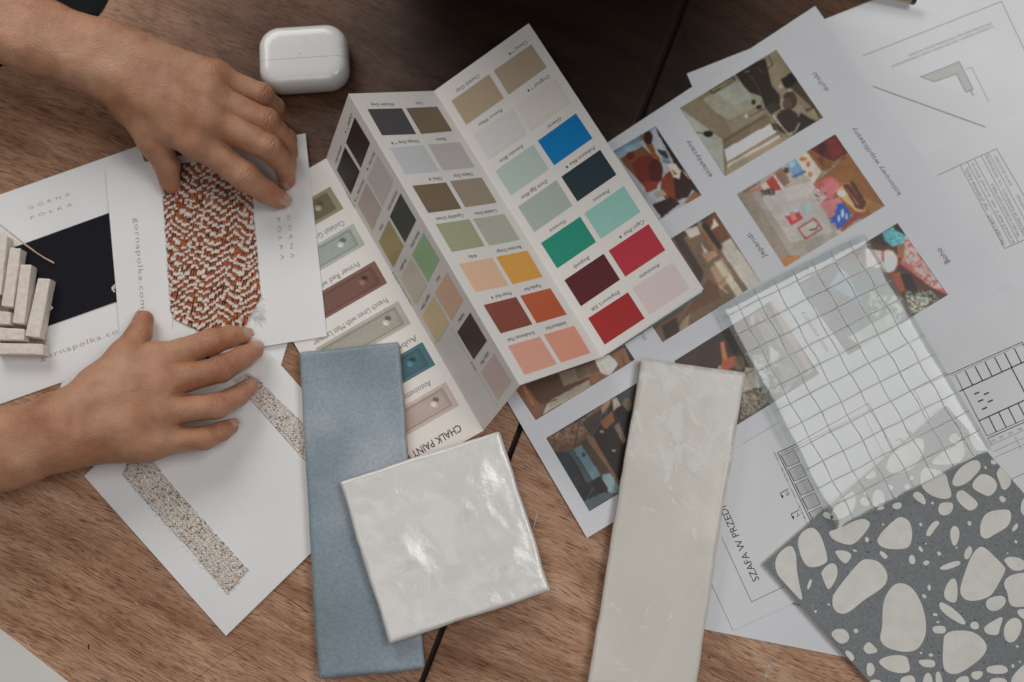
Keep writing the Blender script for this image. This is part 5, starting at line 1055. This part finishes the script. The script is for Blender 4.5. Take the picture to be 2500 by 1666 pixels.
# dark cloth under the forearm
V = []; Fc = []; n_ = 24; cq = [P(p, 0.0) for p in ((-420, -330), (420, -190), (232, 48), (-330, 330))]
for j in range(n_ + 1):
    for i in range(n_ + 1):
        a, b = i / n_, j / n_; p = cq[0] * (1 - a) * (1 - b) + cq[1] * a * (1 - b) + cq[2] * a * b + cq[3] * (1 - a) * b; ed = min(a, 1 - a, b, 1 - b)
        V.append(p + np.array((0.25 * mnoise.noise((a * 7, b * 7, 3)), 0.25 * mnoise.noise((a * 7, b * 7, 8)), 0.02 + smooth01(np.array(ed * 14)).item() * (0.35 + 0.25 * mnoise.noise((a * 5, b * 5, 0))))))
Fc = [(j * (n_ + 1) + i, (j + 1) * (n_ + 1) + i, (j + 1) * (n_ + 1) + i + 1, j * (n_ + 1) + i + 1) for j in range(n_) for i in range(n_)]
o = mesh("dark_cloth", V, Fc, simple("dark_navy_cloth", (0.009, 0.011, 0.013), 0.9, 700, 0.3, 0.5, 0.2), smooth=True); tag(o, "dark navy cloth on the table under the upper forearm at the top left corner", "cloth")
# leaning dark panel added out of view only to shade the table
o = prism("board", [np.array((-9, 27.0, 36.0)), np.array((19.0, 26.5, 36.0)), np.array((19.0, 28.0, 36.0)), np.array((-9, 28.5, 36.0))], 38.2, [simple("shade_panel_dark", (0.018, 0.014, 0.012), 0.8)], dirn=(0, 13.0 / 38.2, -36.0 / 38.2), bevel=0.1)
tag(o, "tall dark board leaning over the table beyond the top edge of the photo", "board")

# ================================================================== THE PERSON (both forearms and hands)
def sdf_hand(spec, res=0.06):
    pts = [np.array(p) for pr in spec['palm'] + sum(spec['fingers'], []) for p in (pr[0], pr[2])]
    lo = np.min(pts, axis=0) - 2.1; hi = np.max(pts, axis=0) + 2.1
    lo[0] = max(lo[0], spec['xmin']); ns = ((hi - lo) / res).astype(int) + 1
    ax = [lo[i] + res * np.arange(ns[i]) for i in range(3)]; BIG = 5.0
    def new(): return np.full(tuple(ns), BIG, np.float32)
    def ev(prims, D, k, margin=1.0):
        for a, ra, b, rb in prims:
            a = np.array(a); b = np.array(b); l_ = np.minimum(a - ra, b - rb) - margin; h_ = np.maximum(a + ra, b + rb) + margin
            i0 = [max(0, int((l_[i] - lo[i]) / res)) for i in range(3)]; i1 = [min(ns[i], int((h_[i] - lo[i]) / res) + 2) for i in range(3)]
            if any(i1[i] <= i0[i] for i in range(3)): continue
            sl = tuple(slice(i0[i], i1[i]) for i in range(3))
            X = ax[0][sl[0]][:, None, None].astype(np.float32); Y = ax[1][sl[1]][None, :, None].astype(np.float32); Zz = ax[2][sl[2]][None, None, :].astype(np.float32)
            ab = b - a; L2 = float(ab @ ab) + 1e-9
            t = np.clip(((X - a[0]) * ab[0] + (Y - a[1]) * ab[1] + (Zz - a[2]) * ab[2]) / L2, 0, 1)
            d = np.sqrt((X - a[0] - t * ab[0]) ** 2 + (Y - a[1] - t * ab[1]) ** 2 + (Zz - a[2] - t * ab[2]) ** 2) - (ra + (rb - ra) * t)
            cur = D[sl]; h = np.clip(0.5 + 0.5 * (cur - d) / k, 0, 1); D[sl] = cur * (1 - h) + d * h - k * h * (1 - h)
        return D
    Pm = ev(spec['palm'], new(), 0.75); Pm = ev(spec['tendons'], Pm, 0.16, 0.5); Fm = new()
    for fg in spec['fingers']:
        one = ev(fg, new(), 0.22); k = 0.10; h = np.clip(0.5 + 0.5 * (Fm - one) / k, 0, 1); Fm = Fm * (1 - h) + one * h - k * h * (1 - h)
    k = 0.42; h = np.clip(0.5 + 0.5 * (Pm - Fm) / k, 0, 1); D = Pm * (1 - h) + Fm * h - k * h * (1 - h)
    # naive surface nets
    ins = D < 0; c = ins[:-1, :-1, :-1].astype(np.int8)
    cnt = sum(ins[i:ns[0] - 1 + i, j:ns[1] - 1 + j, k_:ns[2] - 1 + k_].astype(np.int8) for i in (0, 1) for j in (0, 1) for k_ in (0, 1))
    cell = (cnt > 0) & (cnt < 8); ids = -np.ones(cell.shape, np.int64); ijk = np.argwhere(cell); ids[cell] = np.arange(len(ijk))
    acc = np.zeros((len(ijk), 3)); num = np.zeros(len(ijk)); corners = [(i, j, k_) for i in (0, 1) for j in (0, 1) for k_ in (0, 1)]
    val = {cr: D[ijk[:, 0] + cr[0], ijk[:, 1] + cr[1], ijk[:, 2] + cr[2]] for cr in corners}
    for cr in corners:
        for axn in range(3):
            if cr[axn] == 0:
                c2 = list(cr); c2[axn] = 1; c2 = tuple(c2); v0, v1 = val[cr], val[c2]; x = (v0 < 0) != (v1 < 0); t = np.where(x, v0 / (v0 - v1 + 1e-12), 0)
                p = np.zeros((len(ijk), 3)); p += np.array(cr); p[:, axn] = t; acc[x] += p[x]; num[x] += 1
    V = lo + res * (ijk + acc / num[:, None]); Fc = []
    for axn in range(3):
        u_, v_ = (axn + 1) % 3, (axn + 2) % 3; a = [slice(None)] * 3; b = [slice(None)] * 3; a[axn] = slice(0, -1); b[axn] = slice(1, None)
        A_ = ins[tuple(a)]; B_ = ins[tuple(b)]; E = np.argwhere(A_ != B_); okk = (E[:, u_] > 0) & (E[:, v_] > 0) & (E[:, u_] < ns[u_] - 1) & (E[:, v_] < ns[v_] - 1); E = E[okk]
        sgn = A_[tuple(E.T)]; q = []
        for du, dv2 in ((0, 0), (-1, 0), (-1, -1), (0, -1)):
            e2 = E.copy(); e2[:, u_] += du; e2[:, v_] += dv2; q.append(ids[tuple(e2.T)])
        q = np.array(q).T; q[~sgn] = q[~sgn][:, ::-1]; Fc.append(q)
    Fc = np.concatenate(Fc); Fc = Fc[(Fc >= 0).all(axis=1)]; return V, Fc[:, ::-1] if False else Fc
def build_hand(j):
    "j: joints as (px, z, r)"
    g = {k: (P(v[0], v[1]), v[2]) for k, v in j.items()}
    cone = lambda a, b: (g[a][0], g[a][1], g[b][0], g[b][1])
    palm = [cone('A1', 'B1'), cone('A2', 'B2'), cone('B1', 'W1'), cone('B2', 'W2'), cone('W1', 'C1'), cone('W2', 'C2'), cone('C1', 'i0'), cone('C1', 'm0'), cone('C2', 'r0'), cone('C2', 'l0'), cone('C1', 't0'), cone('t0', 't1'), cone('tw1', 'tw2'), cone('i0', 'm0'), cone('m0', 'r0'), cone('r0', 'l0')]
    if 'h1' in g: palm.append(cone('h1', 'h2'))
    palm.append((g['u'][0], g['u'][1], g['u'][0] + 0.01, g['u'][1]))
    ten = []
    for f in 'imrl':
        a = g['C1' if f in 'im' else 'C2'][0] * 0.45 + g[f + '0'][0] * 0.55; b = g[f + '0'][0]; upz = np.array((0, 0, 1.0)); rb = g[f + '0'][1]
        ten.append((a + upz * (rb * 1.0), 0.14, b + upz * (rb - 0.19), 0.24))
    fingers = []
    for f in 'imrl':
        w_ = [cone(f + '0', f + '1'), cone(f + '1', f + '2'), cone(f + '2', f + '3')]; p1, r1 = g[f + '1']; w_.append((p1 + np.array((0, 0, 0.05)), r1 * 1.0, p1 + np.array((0.01, 0, 0.05)), r1)); fingers.append(w_)
    fingers.append([cone('t1', 't2'), cone('t2', 't3')])
    return dict(palm=palm, tendons=ten, fingers=fingers, xmin=-48.0), g
JU = dict(A2=((-560, -190), 6.0, 1.9), A1=((-600, -70), 6.0, 1.9), B2=((104, 62), 4.9, 1.6), B1=((84, 112), 4.9, 1.6), W1=((236, 162), 4.5, 1.66), W2=((256, 118), 4.5, 1.66), C1=((292, 194), 4.3, 1.5), C2=((318, 142), 4.4, 1.45), u=((274, 104), 4.95, 1.0),
          i0=((486, 346), 4.2, 1.02), m0=((505, 292), 4.75, 1.0), r0=((511, 236), 4.75, 0.98), l0=((524, 188), 4.35, 0.92),
          i1=((597, 430), 3.1, 0.90), i2=((648, 468), 1.9, 0.76), i3=((681, 486), 1.05, 0.64), m1=((655, 361), 3.75, 0.82), m2=((694, 403), 2.2, 0.72), m3=((699, 438), 0.95, 0.60),
          r1=((650, 297), 3.95, 0.80), r2=((696, 340), 2.3, 0.70), r3=((707, 373), 1.05, 0.58), l1=((637, 232), 3.4, 0.72), l2=((671, 262), 1.9, 0.60), l3=((678, 286), 0.8, 0.50),
          t0=((318, 250), 3.7, 1.15), t1=((378, 350), 3.0, 0.98), t2=((408, 404), 1.9, 0.80), t3=((415, 448), 0.95, 0.66), tw1=((380, 318), 3.7, 0.85), tw2=((455, 338), 3.9, 0.8), h1=((330, 130), 3.8, 1.2), h2=((480, 180), 3.9, 1.0))
JL = dict(A1=((-560, 1240), 4.6, 1.9), A2=((-520, 1330), 4.6, 1.9), B1=((20, 1068), 3.2, 1.62), B2=((36, 1120), 3.2, 1.62), W1=((150, 1024), 3.0, 1.62), W2=((164, 1078), 3.0, 1.62), C1=((208, 1000), 2.9, 1.42), C2=((222, 1056), 2.9, 1.42), u=((200, 1075), 3.2, 1.2),
          i0=((378, 882), 2.75, 0.98), m0=((386, 940), 3.0, 1.0), r0=((384, 1003), 2.95, 0.98), l0=((380, 1075), 2.5, 0.95),
          i1=((515, 836), 2.35, 0.78), i2=((562, 823), 1.75, 0.68), i3=((592, 820), 0.95, 0.58), m1=((538, 902), 2.5, 0.80), m2=((593, 872), 1.75, 0.70), m3=((620, 856), 1.0, 0.58),
          r1=((526, 992), 2.35, 0.76), r2=((580, 966), 1.55, 0.66), r3=((607, 945), 0.9, 0.55), l1=((498, 1070), 1.95, 0.70), l2=((540, 1053), 1.3, 0.60), l3=((562, 1042), 0.8, 0.52),
          t0=((238, 942), 2.5, 1.1), t1=((303, 868), 2.1, 0.92), t2=((341, 815), 1.45, 0.76), t3=((351, 782), 1.05, 0.63), tw1=((315, 880), 2.3, 0.85), tw2=((370, 885), 2.4, 0.85), h1=((235, 1082), 2.2, 1.22), h2=((350, 1086), 2.1, 1.1))
person = None; PV = []; PF = []; PC = []; PW = []; nails = []
for J in (JU, JL):
    spec, g = build_hand(J); V, Fc = sdf_hand(spec)
    # pigment: knuckles and fingertips a little redder
    red = np.zeros(len(V)); wr = np.zeros(len(V))
    for f in 'imrlt':
        for q_, s_, w_ in (('0', 0.9, 0.35), ('1', 0.75, 0.55), ('2', 0.55, 0.3), ('3', 0.75, 0.75)):
            if f + q_ in g: red += w_ * np.exp(-((V - g[f + q_][0]) ** 2).sum(1) / (2 * (s_ * 0.8) ** 2))
    # skin creases over the finger joints
    nrm_h = np.zeros(len(V))
    for f in 'imrlt':
        for jn, amp in (('1', 0.037 if f != 't' else 0.008), ('2', 0.022)):
            prv = g[f + str(int(jn) - 1)][0]; nxt = g[f + str(int(jn) + 1)][0]; c0, r0 = g[f + jn]; axd = nxt - prv; axd /= np.linalg.norm(axd); up_ = np.array((0, 0, 1.0)) - axd * axd[2]; up_ /= np.linalg.norm(up_); lat = np.cross(axd, up_)
            d = V - c0; tt = d @ axd; uu = d @ up_; ll = d @ lat; near = (np.abs(tt) < 0.8) & (uu > 0.1) & (np.abs(ll) < r0)
            for o_, a_m in ((-0.30, 0.5), (-0.15, 0.8), (-0.02, 1.0), (0.12, 0.8), (0.27, 0.5)):
                wob = 0.05 * np.sin(ll * 5 + o_ * 20); nrm_h -= np.where(near, amp * a_m * np.exp(-((tt - o_ - wob + 0.22 * (ll / r0) ** 2 * np.sign(o_ + 0.01)) / 0.04) ** 2) * np.exp(-(ll / (r0 * 0.74)) ** 4), 0)
    # normals estimate from faces
    fn = np.cross(V[Fc[:, 1]] - V[Fc[:, 0]], V[Fc[:, 2]] - V[Fc[:, 0]]); vn = np.zeros_like(V)
    for k_ in range(4): np.add.at(vn, Fc[:, k_], fn)
    vn /= np.linalg.norm(vn, axis=1)[:, None] + 1e-12
    cenp = g['m0'][0]; idx_ = np.argmax(V[:, 2])
    if vn[idx_, 2] < 0: vn = -vn; Fc = Fc[:, ::-1]
    und = np.array([mnoise.noise(tuple(p * 0.9)) * 0.05 + mnoise.noise(tuple(p * 2.3)) * 0.014 for p in V])
    V = V + vn * (nrm_h * 0.9 + und)[:, None]; PW += list(np.clip(-nrm_h / 0.05, 0, 1))
    # nails
    for f in 'imrlt':
        c0, r0 = g[f + '3']; pr = g[f + '2'][0]; axd = c0 - pr; axd /= np.linalg.norm(axd); up_ = np.array((0, 0, 1.0)) - axd * axd[2]
        if f == 't': up_ = np.array((-0.75, 0.15, 0.6)) if J is JL else np.array((-0.8, -0.2, 0.55)); up_ -= axd * (up_ @ axd)
        up_ /= np.linalg.norm(up_); lat = np.cross(axd, up_); NV = []; NF = []; nu_, nv_ = 10, 10
        for a in range(nv_ + 1):
            for b in range(nu_ + 1):
                s_ = (b / nu_ - 0.5) * 2; t_ = a / nv_; wdt = 0.60 * r0 * (0.80 + 0.20 * math.sin(math.pi * min(1, t_ * 1.2))) ; rr_ = r0 * 1.045
                rnd_ = math.sqrt(max(0, 1 - (max(0, t_ - 0.8) / 0.2 * 0.5) ** 2)) if t_ > 0.8 else (math.sqrt(max(0, 1 - ((0.25 - t_) / 0.25 * 0.6) ** 2)) if t_ < 0.25 else 1)
                x_ = s_ * wdt * rnd_; along = -0.38 + 0.95 * t_ * (r0 / 0.6)
                drop = max(0, along) ** 2 * 0.42; NV.append(c0 + axd * along + lat * x_ + up_ * (math.sqrt(max(0.01, rr_ ** 2 - x_ ** 2)) - drop + 0.005))
        NF = [(a * (nu_ + 1) + b, a * (nu_ + 1) + b + 1, (a + 1) * (nu_ + 1) + b + 1, (a + 1) * (nu_ + 1) + b) for a in range(nv_) for b in range(nu_)]; nails.append((NV, NF))
    b0 = len(PV); PV += list(V); PF += [tuple(q_ + b0) for q_ in Fc]; PC += list(np.clip(red, 0, 1))
t = NT("skin"); v = t.co(); at_ = t.new("ShaderNodeVertexColor", layer_name="Col"); n1 = t.noise(v, 26, 4, 0.6); n2 = t.noise(v, 700, 3, 0.7); n3 = t.noise(v, 90, 3, 0.6)
sep = t.new("ShaderNodeSeparateColor"); t.l(at_.outputs["Color"], sep.inputs[0])
c = t.ramp(n1, [(0.32, (0.40, 0.170, 0.090)), (0.50, (0.51, 0.262, 0.152)), (0.68, (0.60, 0.345, 0.225))]); c = t.mix(c, (0.47, 0.165, 0.100), t.math('MULTIPLY', sep.outputs[0], 0.75)); c = t.mix(c, (0.32, 0.13, 0.075), t.math('MULTIPLY', sep.outputs[1], 0.35)); c = t.mix(c, t.ramp(n3, [(0.3, (0.88, 0.84, 0.81)), (0.7, (1.06, 1.05, 1.05))]), 0.8, 'MULTIPLY')
vz = t.new("ShaderNodeTexVoronoi"); vz.inputs["Scale"].default_value = 1300; t.l(v, vz.inputs["Vector"])
t.base(c); t.set(Roughness=0.43, Specular_IOR_Level=0.5, Subsurface_Weight=0.25, Subsurface_Scale=0.004); t.b.inputs["Subsurface Radius"].default_value = (1.0, 0.35, 0.18); t.bump(t.math('ADD', t.math('MULTIPLY', n2, 0.6), vz.outputs["Distance"]), 0.7, 0.0004); M_SKIN = t.m
person = mesh("person", PV, PF, M_SKIN, None, smooth=True); ca_ = person.data.color_attributes.new("Col", 'FLOAT_COLOR', 'POINT'); cc = np.ones((len(PV), 4)); cc[:, 0] = np.array(PC); cc[:, 1] = np.array(PW); cc[:, 2] = 0; ca_.data.foreach_set("color", cc.ravel())
md = person.modifiers.new("smooth", 'SMOOTH'); md.factor = 0.5; md.iterations = 1
tag(person, "person with bare forearms reaching in from the left, both hands holding down the tweed card", "person")
t = NT("fingernail"); n1 = t.noise(t.co(), 200, 2, 0.5); t.base(t.ramp(n1, [(0.3, (0.50, 0.29, 0.21)), (0.7, (0.56, 0.35, 0.27))])); t.set(Roughness=0.3, Specular_IOR_Level=0.5, Subsurface_Weight=0.2, Subsurface_Scale=0.003); M_NAIL = t.m
for NV, NF in nails: mesh("fingernail", NV, NF, M_NAIL, person, smooth=True)

try:
    sc.cycles.max_bounces = 8; sc.cycles.transparent_max_bounces = 12; sc.cycles.caustics_reflective = False; sc.cycles.caustics_refractive = False
except Exception: pass
